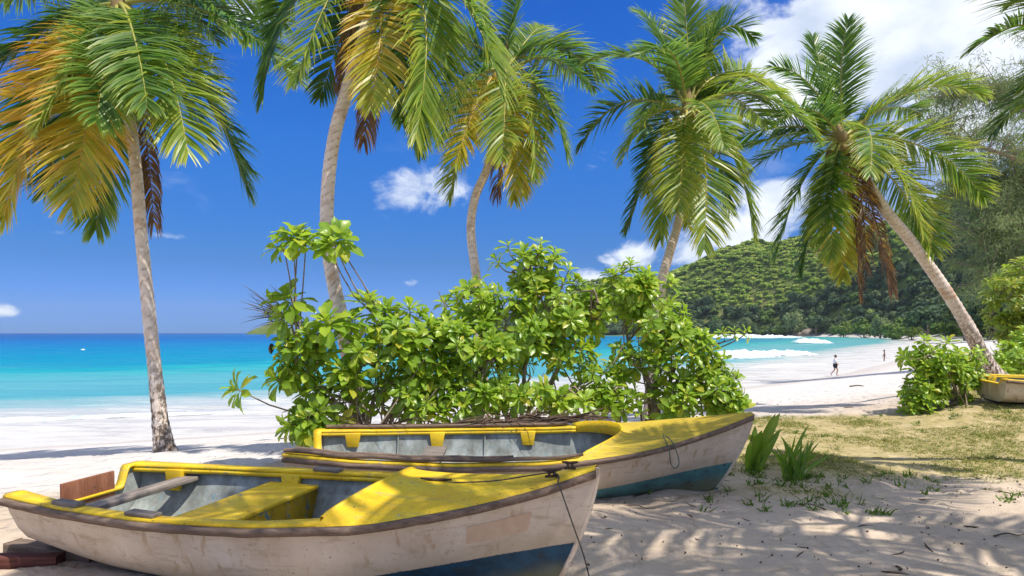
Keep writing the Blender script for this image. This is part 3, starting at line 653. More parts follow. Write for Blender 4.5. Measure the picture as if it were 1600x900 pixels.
def palm(label, trunk, C, Y0, fronds, seed, extra=6, nuts=0, group='coconut palms on the beach', Lx=2.8):
    r = np.random.default_rng(seed)
    P = [at(*p[:3]) for p in trunk]; rad = [p[3]*(.80, .72, .66)[min(i_, 2)] for i_, p in enumerate(trunk)]
    g = hxy(P[0][0], P[0][1]); P[0][2] = g-.25
    root = empty('palm_tree', (P[0][0], P[0][1], g)); tag(root, label, 'palm tree', group); base = np.array([P[0][0], P[0][1], g])
    Q = spline(P, 60); ln = np.linalg.norm(np.diff(Q, axis=0), axis=1).sum(); n = int(ln/.022)
    Q = spline(P, n); rr = np.interp(np.linspace(0, len(P)-1, n), range(len(P)), rad)
    T = unit(np.gradient(Q, axis=0)); A = unit(np.cross(T, [0, 1., 0.2])); B = np.cross(T, A); k = 20; an = np.arange(k)/k*2*np.pi
    s = np.arange(n)*.022
    sp = s[:, None]+.05*np.sin(an+seed)[None]+.05*vnoise(np.cos(an)*1.2+seed, np.sin(an)*1.2)[None]+.04*vnoise(s*3, s*0)[:, None]
    ph = (sp/.105) % 1.0
    ring = np.clip(1-np.abs(ph-.06)/.10, 0, 1)
    lump = (fbm(np.cos(an)[None]*1.6+s[:, None]*2.1, np.sin(an)[None]*1.6+s[:, None]*1.3, 4, seed)-.45)
    h_ = Q[:, 2]-g
    rough = np.interp(h_, [0, .8, 2.2, 9], [.22, .20, .08, .05])
    rad2 = rr[:, None]*(1+.085*(1-ph)-.05+lump*rough[:, None]*2-.03*ring)*(1+.38*np.exp(-np.maximum(h_, 0)/.22))[:, None]
    G = Q[:, None]+(A[:, None]*np.cos(an)[None, :, None]+B[:, None]*np.sin(an)[None, :, None])*rad2[..., None]
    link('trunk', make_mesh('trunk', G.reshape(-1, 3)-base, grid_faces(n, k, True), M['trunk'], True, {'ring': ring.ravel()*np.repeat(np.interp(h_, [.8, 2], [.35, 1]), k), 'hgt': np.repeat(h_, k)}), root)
    Cc = at(C[0], C[1], Y0)
    # fibrous crown shaft
    mb = MB(); a0 = Q[-1]; mb.tube(np.array([Cc-T[-1]*.55, Cc-T[-1]*.25, Cc, Cc+T[-1]*.3, Cc+T[-1]*.5])-base, [rr[-1]*1.0, rr[-1]*1.35, rr[-1]*1.25, rr[-1]*.7, .02], 12)
    mb.build('crown_shaft', M['fibre'], root, True)
    i = 0
    for (cx, cy, tx, ty, dy, kd) in fronds:
        st = Cc+(at((C[0]+cx)/2*.25+C[0]*.75, C[1]+(cy-C[1])*.06, Y0)-Cc)*.6
        frond(root, base, st, at(cx, cy, Y0+dy*.55), at(tx, ty, Y0+dy), kd, seed*100+i); i += 1
    for e in range(extra):
        az = r.uniform(.15, .85)*np.pi if e % 2 else r.uniform(0, 2*np.pi); L = Lx*r.uniform(.85, 1.1); el = r.uniform(.3, 1.0)
        d = np.array([math.cos(az), abs(math.sin(az))*.9+.1, 0]); c1 = Cc+d*L*.45*math.cos(el)+up*L*.6*math.sin(el); t1 = Cc+d*L*.92+up*L*(.25*math.sin(el)-.05)
        frond(root, base, Cc, c1, t1, random.choice('ggdy'), seed*100+50+e)
    for k_ in range(nuts):
        a = k_/nuts*6.28+r.uniform(0, .5); pz = Cc+np.array([math.cos(a)*.24, math.sin(a)*.24, -.18-.16*r.random()])
        th = np.linspace(0, np.pi, 9); ph2 = np.linspace(0, 2*np.pi, 12, endpoint=False)
        Sg = np.stack([np.sin(th)[:, None]*np.cos(ph2)*.095*(1+.06*np.cos(3*ph2)), np.sin(th)[:, None]*np.sin(ph2)*.095*(1+.06*np.cos(3*ph2)), (np.cos(th)*.13)[:, None]+0*ph2], -1)
        link('coconut', make_mesh('coconut', Sg.reshape(-1, 3)+pz-base, grid_faces(9, 12, True), M['coconut']), root)
    return root
Y1 = 11.3
palm('palm with golden hanging fronds and a mottled straight trunk, behind the nearer boat', [(263, 745, Y1, .215), (255, 690, Y1, .19), (240, 560, Y1, .165), (222, 380, Y1, .15), (211, 250, Y1, .14), (200, 165, Y1, .135), (188, 60, Y1, .13), (185, 8, Y1, .13)], (185, 5), Y1,
    [(268, 60, 293, 236, -1.6, 'y'), (360, -15, 458, 126, -.7, 'g'), (330, -90, 490, -5, -.3, 'g'), (315, 80, 388, 298, .2, 'g'), (150, 110, 112, 320, -1.2, 'o'), (70, 90, 5, 338, -.3, 'o'), (90, 10, -70, 150, -.4, 'd'),
     (90, -60, -60, 20, -.6, 'y'), (226, 130, 240, 350, .9, 'b'), (172, 170, 150, 358, .5, 'g'), (110, 50, 15, 260, .6, 'g'), (240, 70, 335, 225, .9, 'd'), (130, 60, 60, 200, -1.3, 'y'), (170, 60, 150, 190, -1.9, 'g'), (215, 40, 230, 170, -1.9, 'g'), (160, 120, 70, 300, .7, 'd')], 1, 7)
Y2 = 9.4
palm('tall curved palm whose crown leaves the top of the picture, behind the sea lettuce shrub', [(568, 705, Y2, .17), (556, 620, Y2, .155), (535, 510, Y2, .15), (516, 410, Y2, .145), (511, 330, Y2, .14), (520, 225, Y2, .135), (543, 140, Y2, .135), (568, 65, Y2, .135), (580, 0, Y2, .14), (586, -60, Y2, .14)], (586, -60), Y2,
    [(515, -50, 462, 128, -1., 'y'), (440, -60, 408, 158, .3, 'd'), (555, 0, 528, 140, .5, 'b'), (607, 10, 580, 168, -.9, 'o'), (700, -50, 650, 210, -1.2, 'y'), (630, 40, 655, 232, .5, 'd'), (592, 70, 568, 222, .6, 'b'), (730, -80, 786, 152, -.9, 'y'),
     (480, -110, 420, 60, .6, 'g'), (690, -60, 700, 120, .8, 'g'), (640, 10, 628, 190, -.4, 'g'), (540, -20, 560, 90, 1.0, 'b'), (560, -30, 500, 150, .9, 'd')], 2, 0)
Y3 = 12.3
palm('palm with an S bent pale trunk, rising behind the middle of the thicket', [(757, 660, Y3, .17), (752, 560, Y3, .14), (746, 450, Y3, .125), (736, 365, Y3, .12), (742, 310, Y3, .118), (764, 255, Y3, .115), (781, 175, Y3, .115), (788, 112, Y3, .12)], (788, 110), Y3,
    [(872, 62, 920, 138, -.2, 'g'), (868, 130, 886, 250, -.5, 'y'), (795, 30, 820, -40, .2, 'g'), (765, 40, 735, -30, .4, 'g'), (825, 50, 850, 42, 1.3, 'y'), (715, 60, 668, 145, .3, 'g'), (705, 105, 655, 225, .5, 'g'), (728, 140, 703, 308, .2, 'y'), (745, 130, 712, 258, -1., 'o'),
     (792, 130, 785, 250, -1.7, 'y'), (815, 150, 803, 312, -.4, 'o'), (842, 140, 835, 275, -.6, 'y'), (825, 160, 818, 300, .5, 'y'), (785, 200, 776, 308, .1, 'b'), (730, 100, 690, 220, -1.2, 'g'), (850, 100, 860, 200, .9, 'g'), (760, 60, 700, 60, .8, 'd')], 3, 4, nuts=5)
Y4 = 12.3
palm('palm with a skirt of hanging fronds in the middle right, before the hill', [(1016, 665, Y4, .17), (1021, 560, Y4, .145), (1031, 455, Y4, .13), (1046, 395, Y4, .125), (1060, 345, Y4, .12), (1073, 260, Y4, .12), (1075, 172, Y4, .13)], (1074, 170), Y4,
    [(960, 125, 905, 230, .1, 'g'), (1000, 165, 972, 252, -.8, 'y'), (1025, 210, 980, 360, .4, 'd'), (1015, 50, 916, 100, .1, 'g'), (1040, 40, 995, 20, .6, 'g'), (1078, 60, 1066, -15, .3, 'g'), (1120, -5, 1178, 58, .1, 'g'), (1060, 40, 995, 85, -1.5, 'g'), (1200, 105, 1277, 218, -.4, 'y'),
     (1112, 140, 1130, 228, -1.6, 'y'), (1112, 200, 1100, 388, -.9, 'y'), (1150, 190, 1178, 365, -.2, 'y'), (1050, 210, 1032, 372, -.7, 'y'), (1085, 200, 1075, 348, .5, 'o'), (1150, 125, 1195, 160, 1.3, 'g'), (1070, 200, 1060, 330, -1.2, 'y'), (1125, 190, 1140, 330, .5, 'g'), (1100, 60, 1120, 20, 1., 'g'), (1030, 150, 1010, 300, .9, 'd')], 4, 4, nuts=4)
Y5 = 13.8
palm('palm leaning far to the left with dead brown fronds, beside the third boat', [(1572, 606, 15.6, .30), (1545, 575, 15.4, .25), (1512, 510, 15.1, .21), (1468, 440, 14.7, .19), (1422, 375, 14.3, .175), (1383, 328, 14.0, .165), (1345, 268, 13.9, .16), (1318, 220, Y5, .16)], (1317, 217), Y5,
    [(1225, 215, 1160, 278, 0, 'g'), (1262, 100, 1203, 102, .2, 'g'), (1308, 100, 1325, 33, .1, 'g'), (1258, 135, 1213, 195, -1., 'g'), (1440, 95, 1535, 152, -.3, 'y'), (1450, 195, 1537, 308, -.3, 'y'), (1372, 165, 1360, 270, -1.8, 'y'), (1412, 235, 1442, 365, -1., 'y'), (1425, 290, 1458, 395, .4, 'y'),
     (1240, 270, 1212, 402, .2, 'g'), (1278, 280, 1253, 428, .3, 'd'), (1298, 280, 1300, 402, -.8, 'y'), (1338, 300, 1343, 458, -.1, 'b'), (1366, 310, 1393, 452, .1, 'b'), (1320, 300, 1317, 432, .3, 'o'), (1290, 130, 1270, 60, .9, 'g'), (1380, 140, 1440, 180, 1.1, 'g'), (1300, 250, 1275, 380, -.4, 'g'), (1355, 300, 1352, 420, -.5, 'b')], 5, 4, nuts=3)
Y6 = 7.2
palm('palm outside the right edge with only frond tips reaching into the sky', [(1990, 740, 7.6, .19), (1960, 600, 7.5, .16), (1860, 350, 7.4, .14), (1760, 150, 7.3, .135), (1705, 60, Y6, .135)], (1700, 50), Y6,
    [(1610, 15, 1514, 78, 0, 'g'), (1640, 95, 1548, 208, .1, 'd'), (1620, -40, 1572, 12, .5, 'g'), (1720, 90, 1690, 240, -1.8, 'g'), (1770, 80, 1830, 240, -.5, 'g'), (1660, -60, 1560, -70, -2.2, 'g'), (1700, -80, 1650, -60, -2.6, 'g'), (1790, -20, 1900, 60, -1.5, 'g')], 6, 0, Lx=2.9)

# two tall palms whose crowns stand above the view and shade the foreground
def tall_palm(label, basexy, C, seed, nf, L):
    C = np.array(C, float); r = np.random.default_rng(seed); g = hxy(*basexy); b = np.array([basexy[0], basexy[1], g])
    inv = lambda p: (800+p[0]/p[1]*F, 520-(p[2]-CAMZ)/p[1]*F, p[1])
    pts = [b, b+(C-b)*np.array([.42, .42, .3]), b+(C-b)*np.array([.75, .75, .65]), C]
    fr = []
    for k in range(nf):
        az = k/nf*2*np.pi+r.normal()*.12; d = np.array([math.cos(az), math.sin(az), 0]); el = r.uniform(-.1, .75); l = L*r.uniform(.85, 1.1)
        c = C+d*l*.5+up*l*(.15+.35*el); t = C+d*l*(.95)+up*l*(-.28+.45*el); fr.append((*inv(c), *inv(t)))
    rt = palm(label, [(*inv(p), q) for p, q in zip(pts, (.2, .16, .145, .135))], inv(C)[:2], C[1], [], seed, 0, group='palms above the view')
    for k, q in enumerate(fr): frond(rt, b, C, at(*q[:3]), at(*q[3:]), 'gydg'[k % 4], seed*100+k)
    return rt
tall_palm('tall palm off the right edge shading the sand in the foreground', (8.2, 3.4), (5.4, 3.6, 6.3), 8, 8, 3.0)
tall_palm('tall palm behind the viewer leaning over the nearer boat', (4.2, -.3), (1.65, 2.5, 6.5), 9, 6, 2.8)

# ------------------------------------------------------------------ shrubs (sea lettuce)
def leaf_mesh(name, mat, seed, wid=.36, curl=.55, rows=6):
    """obovate leaf of length 1 along +x, lying in xy, normal +z"""
    r = np.random.default_rng(seed); u = np.linspace(0, 1, rows); wd = wid*np.interp(u, [0, .12, .35, .65, .85, .96, 1], [.06, .14, .55, 1, .92, .5, .14])/2
    c = curl*r.uniform(.7, 1.3); ang = -c*u**1.5; x = np.concatenate([[0], np.cumsum(np.cos(ang[1:]))])/(rows-1); z = np.concatenate([[0], np.cumsum(np.sin(ang[1:]))])/(rows-1)
    Vv = []
    for i in range(rows):
        for j, s in enumerate((-1, 0, 1)):
            Vv.append((x[i]+.02*r.normal()*(s != 0), s*wd[i], z[i]+abs(s)*wd[i]*.32+.015*r.normal()*(s != 0)))
    return make_mesh(name, np.array(Vv), grid_faces(rows, 3), mat, True, {'mid': np.tile([0, 1., 0], rows), 'rnd': np.zeros(rows*3)})
LEAVES = {k: [leaf_mesh('leaf', M[k], 60+i, .36+.06*(i % 2)) for i in range(4)] for k in ('leaf', 'leaf3')}
def mesh_arrays(me):
    V_ = np.empty(len(me.vertices)*3, np.float32); me.vertices.foreach_get('co', V_)
    F_ = np.empty(len(me.loops), np.int32); me.loops.foreach_get('vertex_index', F_)
    return V_.reshape(-1, 3).astype(float), F_.reshape(-1, 4)
def shrub(name, label, base, blobs, solos, leaf_len, seed, mat='leaf', group=None, cat='shrub', limbs=None, nleaf=16):
    """blobs: (px,py,rx,ry,Y,ry_depth,count); solos: (px,py,Y,axis,scale)"""
    r = np.random.default_rng(seed); base = np.array(base); root = empty(name, base); tag(root, label, cat, group)
    ros = []; nodes = []; mb = MB()
    def limb(a, b, r0, r1):
        k = 9; mid1 = a+(b-a)*.35+r.normal(size=3)*.08+up*.05; mid2 = a+(b-a)*.7+r.normal(size=3)*.08
        P = spline([a, mid1, mid2, b], k); mb.tube(P-base, np.linspace(r0, r1, k), 6); nodes.extend(P[2:]); return P
    for (px, py, rx, ry, Y, dr, n) in blobs:
        c = at(px, py, Y); sx_ = rx/F*Y; sz_ = ry/F*Y
        b0 = base+np.array([r.normal()*.25, r.normal()*.12, 0]); b0[2] = base[2]-.05
        limb(b0, c, .035, .014)
        for _ in range(3): limb(c if r.random() < .5 else nodes[-r.integers(1, 5)], c+unit(r.normal(size=3))*np.array([sx_, dr, sz_])*.6, .016, .008)
        for _ in range(n):
            v = unit(r.normal(size=3))*r.uniform(.35, 1.0)**.5
            if r.random() < .4: v[1] = -abs(v[1])
            p = c+v*np.array([sx_, dr, sz_]); ax = unit(v*np.array([1, 1, 1])*.8+up*.75+np.array([0, -.25, 0])+r.normal(size=3)*.25)
            ros.append((p, ax, r.uniform(.75, 1.15)))
    for (px, py, Y, ax, sc) in solos: ros.append((at(px, py, Y), unit(np.array(ax, float)), sc))
    nd = np.array(nodes); leaves = []
    for (p, ax, sc) in ros:
        i = np.argmin(((nd-p)**2).sum(1)+np.maximum(0, nd[:, 2]-p[2])*1.5); a = nd[i]; L = np.linalg.norm(p-a)
        st = p-ax*min(.12, L*.4)
        mb.tube(spline([a, (a+st)/2+np.array([0, 0, -.05*L])+r.normal(size=3)*.04*L, st, p], 7)-base, np.linspace(.011, .006, 7), 5, cap=False)
        x_ = unit(np.cross(ax, [0.3, .2, 1] if abs(ax[2]) < .9 else [1, 0, 0])); y_ = np.cross(ax, x_)
        m = max(6, int(nleaf*r.uniform(.8, 1.25)*min(1.45, sc)))
        for j in range(m):
            f_ = (j+.5)/m; th = j*2.39996+r.normal()*.2; el = R(22+82*f_)+r.normal()*.12
            d = ax*math.cos(el)+(x_*math.cos(th)+y_*math.sin(th))*math.sin(el)
            n_ = unit(ax-d*(ax@d)+r.normal(size=3)*.12); n_ = unit(n_-d*(n_@d)); s_ = np.cross(n_, d)
            l = leaf_len*sc*(.5+.55*math.sin(min(1, f_*1.3)*1.6))*r.uniform(.65, 1.2)
            leaves.append((p-ax*.05*sc*f_*1.4+d*.01, d, s_, n_, l, r.random()))
    for _ in range(26 if blobs else 0):      # bare stems low in the thicket
        q = nd[r.integers(0, len(nd))]; a = base+np.array([(q[0]-base[0])*r.uniform(.2, .9)+r.normal()*.25, r.normal()*.2-.1, 0]); b_ = q+r.normal(size=3)*.18
        mb.tube(spline([a, a+(b_-a)*.4+r.normal(size=3)*.10, a+(b_-a)*.75+r.normal(size=3)*.08, b_], 9)-base, np.linspace(.014, .006, 9), 5, cap=False)
    mb.build('branches', M['twig'], root, True)
    # the largest, frontmost leaves are objects of their own; the rest is one foliage mass
    ls = sorted(leaves, key=lambda q: -q[4]/max(q[0][1]+q[1][1]*q[4], .5)*(1-.45*(q[0][1]-min(b[4] for b in blobs)))) if blobs else leaves
    own, rest = ls[:300], ls[300:]
    for k, (p, d, s_, n_, l, q) in enumerate(own):
        o = link('leaf', LEAVES[mat][k % 4], root)
        o.matrix_local = Matrix(((d[0]*l, s_[0]*l, n_[0]*l, p[0]-base[0]), (d[1]*l, s_[1]*l, n_[1]*l, p[1]-base[1]), (d[2]*l, s_[2]*l, n_[2]*l, p[2]-base[2]), (0, 0, 0, 1)))
    if rest:
        tv = [mesh_arrays(me) for me in LEAVES[mat]]; VV = []; FF = []; RR = []; MM = []; nn = 0
        for k, (p, d, s_, n_, l, q) in enumerate(rest):
            v, f_ = tv[k % 4]; VV.append((v @ np.array([d, s_, n_]))*l+p-base); FF.append(f_+nn); nn += len(v); RR.append(np.full(len(v), q)); MM.append(np.tile([0, 1., 0], len(v)//3))
        fo = link('foliage', make_mesh('foliage', np.concatenate(VV), np.concatenate(FF), M[mat], True, {'rnd': np.concatenate(RR), 'mid': np.concatenate(MM)}), root); fo['kind'] = 'stuff'
    return root
def gbase(px, Y):
    x = (px-800)/F*Y; return (x, Y, hxy(x, Y))
GS = 'broad leaved shrubs behind the boats'
shrub('sea_lettuce_shrub', 'tall leggy shrub with rosettes against the curved palm trunk, left end of the thicket', gbase(575, 8.5),
    [(545, 545, 70, 55, 8.2, .35, 22), (610, 520, 75, 50, 8.5, .5, 26), (660, 560, 60, 70, 8.5, .5, 26), (520, 620, 55, 45, 8.1, .3, 16), (478, 655, 30, 28, 8.0, .2, 12), (470, 560, 38, 40, 8.1, .25, 14), (620, 610, 60, 40, 8.4, .4, 20)],
    [(478, 378, 8.05, (.2, -.5, .8), 1.25), (448, 372, 7.95, (-.5, -.5, .7), 1.2), (512, 382, 7.95, (-.1, -.7, .7), 1.1), (540, 372, 8.0, (.8, -.4, .5), 1.0), (462, 366, 8.0, (-.1, -.3, 1), 1.5), (430, 386, 8.0, (-.9, -.3, .5), 1.1), (525, 370, 8.0, (.3, -.7, .8), 1.35), (451, 463, 8.0, (-.3, -.5, .9), 1.4), (425, 470, 8.1, (-.8, -.2, .6), 1.0), (510, 500, 7.9, (-.1, -.6, .9), 1.4), (440, 495, 8.0, (-.5, -.7, .4), 1.1), (367, 608, 7.9, (-.8, -.5, .4), 1.15), (430, 590, 7.9, (-.8, -.3, .5), 1.3), (575, 470, 8.2, (0, -.3, 1), 1.3), (480, 520, 7.9, (-.4, -.6, .7), 1.2), (455, 665, 7.9, (-.6, -.5, -.2), 1.1), (480, 690, 7.95, (-.2, -.6, -.4), 1.0), (640, 480, 8.3, (.1, -.3, 1), 1.2)],
    .225, 21, group=GS)
shrub('sea_lettuce_shrub', 'widest and tallest peaked shrub in the middle of the thicket behind the second boat', gbase(790, 8.9),
    [(720, 545, 60, 60, 8.6, .5, 34), (790, 520, 75, 60, 8.8, .6, 42), (860, 490, 60, 70, 9.0, .5, 42), (830, 420, 45, 38, 9.0, .35, 24), (740, 470, 45, 35, 8.8, .35, 18), (720, 620, 60, 35, 8.4, .35, 18), (810, 610, 55, 35, 8.5, .35, 16), (885, 540, 40, 55, 8.9, .35, 18), (925, 480, 32, 38, 9.1, .3, 20), (925, 590, 32, 40, 9.0, .3, 14), (890, 628, 40, 20, 8.6, .25, 12), (960, 620, 30, 28, 8.8, .25, 14), (660, 635, 45, 22, 8.3, .25, 12), (760, 580, 60, 45, 8.5, .4, 16)],
    [(845, 380, 9., (.2, -.3, 1), 1.0), (793, 382, 9., (-.3, -.3, 1), 1.0), (870, 395, 9., (.4, -.3, .9), .95), (815, 400, 8.9, (0, -.5, 1), 1.), (775, 405, 9., (-.5, -.2, .8), .9), (745, 440, 8.9, (-.4, -.4, .9), .95), (905, 440, 9., (.5, -.3, .9), 1.0), (695, 470, 8.7, (-.3, -.4, .9), 1.2), (890, 420, 9., (.4, -.4, .9), 1.)],
    .19, 22, group=GS)
shrub('sea_lettuce_shrub', 'shrub at the right end of the thicket, wrapped round the fourth palm trunk', gbase(1018, 9.1),
    [(985, 450, 42, 45, 9.2, .35, 32), (1030, 500, 50, 55, 9.0, .45, 34), (1060, 560, 60, 55, 8.9, .45, 36), (1110, 600, 45, 45, 8.8, .35, 24), (980, 560, 28, 45, 9.0, .3, 12), (1050, 625, 75, 25, 8.7, .3, 22), (1140, 630, 25, 25, 8.7, .25, 10)],
    [(985, 412, 9.2, (0, -.3, 1), 1.), (1015, 425, 9.2, (.4, -.3, 1), 1.), (1128, 520, 8.8, (-.4, -.3, .9), .75), (1148, 516, 8.8, (.1, -.3, 1), .8), (1168, 518, 8.8, (.7, -.3, .7), .75), (1130, 560, 8.7, (.6, -.3, .6), .85), (1150, 590, 8.7, (.8, -.3, .5), .9), (1160, 620, 8.7, (.8, -.4, .3), .9), (955, 440, 9.2, (-.5, -.3, .9), .95), (1050, 440, 9.1, (.5, -.4, .9), 1.)],
    .185, 23, group=GS)
shrub('sea_lettuce_shrub', 'rounded shrub left of the leaning palm base on the grass edge', gbase(1478, 13.0),
    [(1470, 575, 45, 38, 12.8, .5, 36), (1440, 600, 30, 42, 12.7, .4, 24), (1505, 570, 32, 30, 13.0, .45, 22), (1450, 560, 35, 22, 12.8, .4, 18), (1430, 635, 22, 18, 12.6, .3, 9), (1510, 610, 30, 30, 13, .4, 14)],
    [(1412, 555, 12.7, (-.8, -.3, .4), 1.), (1445, 530, 12.8, (0, -.3, 1), 1.1), (1480, 532, 12.8, (.1, -.3, 1), 1.1), (1412, 615, 12.6, (-.8, -.3, .3), 1.)], .20, 24, group='shrubs beside the leaning palm')
shrub('sea_lettuce_shrub', 'low leafy shrub right of the leaning palm base behind the third boat', gbase(1590, 17.5),
    [(1580, 560, 32, 26, 17.3, .7, 30), (1600, 545, 30, 40, 17.6, .7, 30), (1560, 575, 22, 20, 17.2, .5, 14)], [], .24, 25, group='shrubs beside the leaning palm')
shrub('sea_almond_bush', 'tall bronze green bush at the right edge above the leaning palm base', gbase(1625, 20.5),
    [(1580, 470, 40, 45, 20, .9, 70), (1610, 450, 45, 50, 20.5, 1., 70), (1590, 510, 40, 30, 20, .9, 46), (1640, 490, 50, 60, 20.6, 1., 50)], [(1545, 440, 20, (-.6, -.2, .8), 1.2), (1553, 470, 20, (-.8, -.2, .6), 1.2), (1548, 500, 20, (-.8, -.2, .5), 1.1), (1598, 408, 20, (0, -.2, 1), 1.2)], .24, 26, mat='leaf3', cat='bush')

# ------------------------------------------------------------------ boats
class Boat:
    def __init__(s, L, B, sheer, keel, rake, trans_rake=.05):
        s.L, s.B, s.sh, s.k, s.rake, s.tr = L, B, sheer, keel, rake, trans_rake
    def b(s, t): return np.interp(t, *zip(*s.B)) if not hasattr(s, '_b') else s._b(t)
    def curve(s, tab, t):
        xs, ys = zip(*tab); xs = np.array(xs); ys = np.array(ys); tt = np.linspace(0, 1, 201); q = np.interp(tt, xs, ys)
        k = np.ones(13)/13; q2 = np.convolve(np.concatenate([np.full(6, q[0])-np.arange(6, 0, -1)*(q[1]-q[0]), q, np.full(6, q[-1])+np.arange(1, 7)*(q[-1]-q[-2])]), k, 'valid')
        return np.interp(t, tt, q2)
    def point(s, t, v, side, inset=0.0):
        """t stern..bow, v keel..sheer"""
        t = np.asarray(t, float); v = np.asarray(v, float); hb = np.maximum(s.curve(s.B, t)-inset, .0); sz = s.curve(s.sh, t); kz = s.curve(s.k, t)+inset*.9
        bw = smooth01(t, .55, 1.0)
        vy = np.interp(v, [0, .15, .3, .45, .6, .8, 1], [0, .34, .60, .77, .87, .95, 1])*(1-bw)+np.interp(v, [0, .25, .5, .75, 1], [0, .22, .46, .73, 1])*bw
        vz = np.interp(v, [0, .15, .3, .45, .6, .8, 1], [0, .025, .10, .25, .45, .73, 1])*(1-bw)+np.interp(v, [0, .25, .5, .75, 1], [0, .2, .46, .73, 1])*bw
        x = t*s.L-s.rake*smooth01(t, .6, 1)*(1-vz)**1.5-s.tr*(1-smooth01(t, 0, .25))*(1-vz)*-1
        return np.stack([x, side*hb*vy, kz+(sz-kz)*vz], -1)
    def sheer(s, t, side, inset=0.0, dz=0.0):
        P = s.point(t, np.ones_like(np.asarray(t, float)), side, inset); P[..., 2] += dz; return P
def ribbon(mb, A, B, th):
    """solid strip between two rails A and B (n,3), thickness th downwards"""
    dn = np.array([0, 0, -th]); G = np.stack([A, B, B+dn, A+dn], 1); mb.grid(G, True)
    n = len(A); o = mb.n-n*4
    mb.F.append([o+3, o+2, o+1, o]); mb.F.append([o+(n-1)*4+i for i in range(4)]); return mb
def build_boat(bt, root, hullmat, opt):
    nu, nv = 60, 26; t = np.linspace(0, 1, nu)[:, None]+0*np.linspace(0, 1, nv)[None]; v = 0*t+np.linspace(0, 1, nv)[None]
    # outer shell with transom
    mb = MB(); S = []
    GL = bt.point(t, v, 1); GR = bt.point(t, v, -1); G = np.concatenate([GR[:, ::-1], GL[:, 1:]], 1)
    mb.grid(G); S.append(np.repeat(t[:, 0], G.shape[1]))
    s_att = np.repeat(t[:, 0], G.shape[1])
    me = make_mesh('hull', np.concatenate(mb.V), mb.F, hullmat, True, {'s': s_att}); hull = link('hull', me, root)
    # inner skin, set in from the outside
    ti = np.linspace(.012, opt['deck']+.13, 44)[:, None]+0*np.linspace(0, 1, nv)[None]; vi = 0*ti+np.linspace(.0, 1, nv)[None]
    IL = bt.point(ti, vi, 1, .03); IR = bt.point(ti, vi, -1, .03)
    IL[..., 2] = np.minimum(IL[..., 2], bt.sheer(ti[:, 0], 1)[:, 2:3]-.012); IR[..., 2] = IL[..., 2]
    mb = MB(); mb.grid(np.concatenate([IL[:, ::-1], IR[:, 1:]], 1)); mb.build('inside_planking', M['inner'], root, True)
    # transom board with a dip in its top
    yy = np.linspace(-1, 1, 41); prof = bt.point(np.zeros(41), np.interp(np.abs(yy), [0, 1], [0, 1]), 1)
    vv = np.linspace(0, 1, 21); edge = bt.point(np.zeros(21), vv, 1); hw = edge[:, 1]; ez = edge[:, 2]; ex = edge[:, 0]
    sz0 = float(ez[-1]); mb = MB(); m = 14
    ys = np.linspace(-hw[-1]*.995, hw[-1]*.995, 61); low = np.interp(np.abs(ys), hw, ez)
    cut = opt.get('cut', .16); c0, c1 = opt.get('cutw', (-.40, .40)); topz = sz0-cut*smooth01(ys, c0-.10, c0)*(1-smooth01(ys, c1, c1+.10)); topz = np.maximum(topz, low+.004)
    Q = []
    for xo in (0.004, .038):
        zz = low[:, None]+(topz-low)[:, None]*np.linspace(0, 1, m)[None]; xx = np.interp(zz, ez, ex)+xo
        Q.append(np.stack([xx, ys[:, None]+0*zz, zz], -1))
    mb.grid(Q[0], flip=True); mb.grid(Q[1]); mb.grid(np.stack([Q[0][:, -1], Q[1][:, -1]], 1))
    mb.build('transom', M['inner'] if not opt.get('trans_hull') else hullmat, root, False)
    mb = MB(); capA = Q[0][:, -1]+np.array([-.022, 0, .016]); capB = Q[1][:, -1]+np.array([.03, 0, .016]); ribbon(mb, capA[1:-1], capB[1:-1], .022); mb.build('transom_cap', M['yellow'], root, True)
    # gunwale shelf each side
    for side, nm in ((-1, 'near'), (1, 'far')):
        tt = np.linspace(0, opt['deck']+.02, 50); wdt = np.interp(tt, [0, .10, .2, opt['deck']-.1, opt['deck']+.02], opt['shelf'])
        A = bt.sheer(tt, side, -.004, .014); Bq = A.copy(); Bq[:, 1] -= side*wdt; mb = MB()
        ribbon(mb, (A if side > 0 else Bq), (Bq if side > 0 else A), .028); mb.build('gunwale_shelf', M['yellow'], root, True)
        # inner lip under the shelf
        mb = MB(); C_ = Bq.copy(); C_[:, 2] -= .029; Dq = C_.copy(); Dq[:, 1] += side*.016
        ribbon(mb, (Dq if side > 0 else C_), (C_ if side > 0 else Dq), .03); mb.build('shelf_lip', M['yellow'], root, True)
        # rub rail
        tt = np.linspace(0, .997, 80); A = bt.sheer(tt, side, -.006, -.004); mb = MB()
        pr = np.array([(0, 0), (.030, -.004), (.034, -.020), (.028, -.044), (0, -.048)]); G = A[:, None]+np.stack([0*pr[:, 0], side*pr[:, 0], pr[:, 1]], -1)[None]
        G = G+np.array([0, 0, 1])*(.004*(vnoise(tt*60, tt*0+side)-.5))[:, None, None]
        mb.grid(G, flip=side > 0); f0 = mb.n; mb.F.append([0, 1, 2, 3, 4]); mb.F.append([f0-1, f0-2, f0-3, f0-4, f0-5]); mb.build('rub_rail', M['rail'], root, True)
    # foredeck, cambered, with a curved aft edge
    d0, dep, cam_ = opt['deck'], opt['scoop'], opt['camber']; nw = 33; wv = np.linspace(-1, 1, nw)
    sa = d0+dep*(1-np.abs(wv)**opt.get('pw', 2.2)); tt = sa[None]+(.996-sa)[None]*np.linspace(0, 1, 40)[:, None]
    hb = bt.curve(bt.B, tt); shz = bt.curve(bt.sh, tt); cb_ = cam_*(1-smooth01(tt, d0+dep*.6, .95))*np.clip(hb/bt.curve(bt.B, d0), 0, 1)
    DZ = shz+.017+cb_*(1-np.abs(wv[None])**2.2)
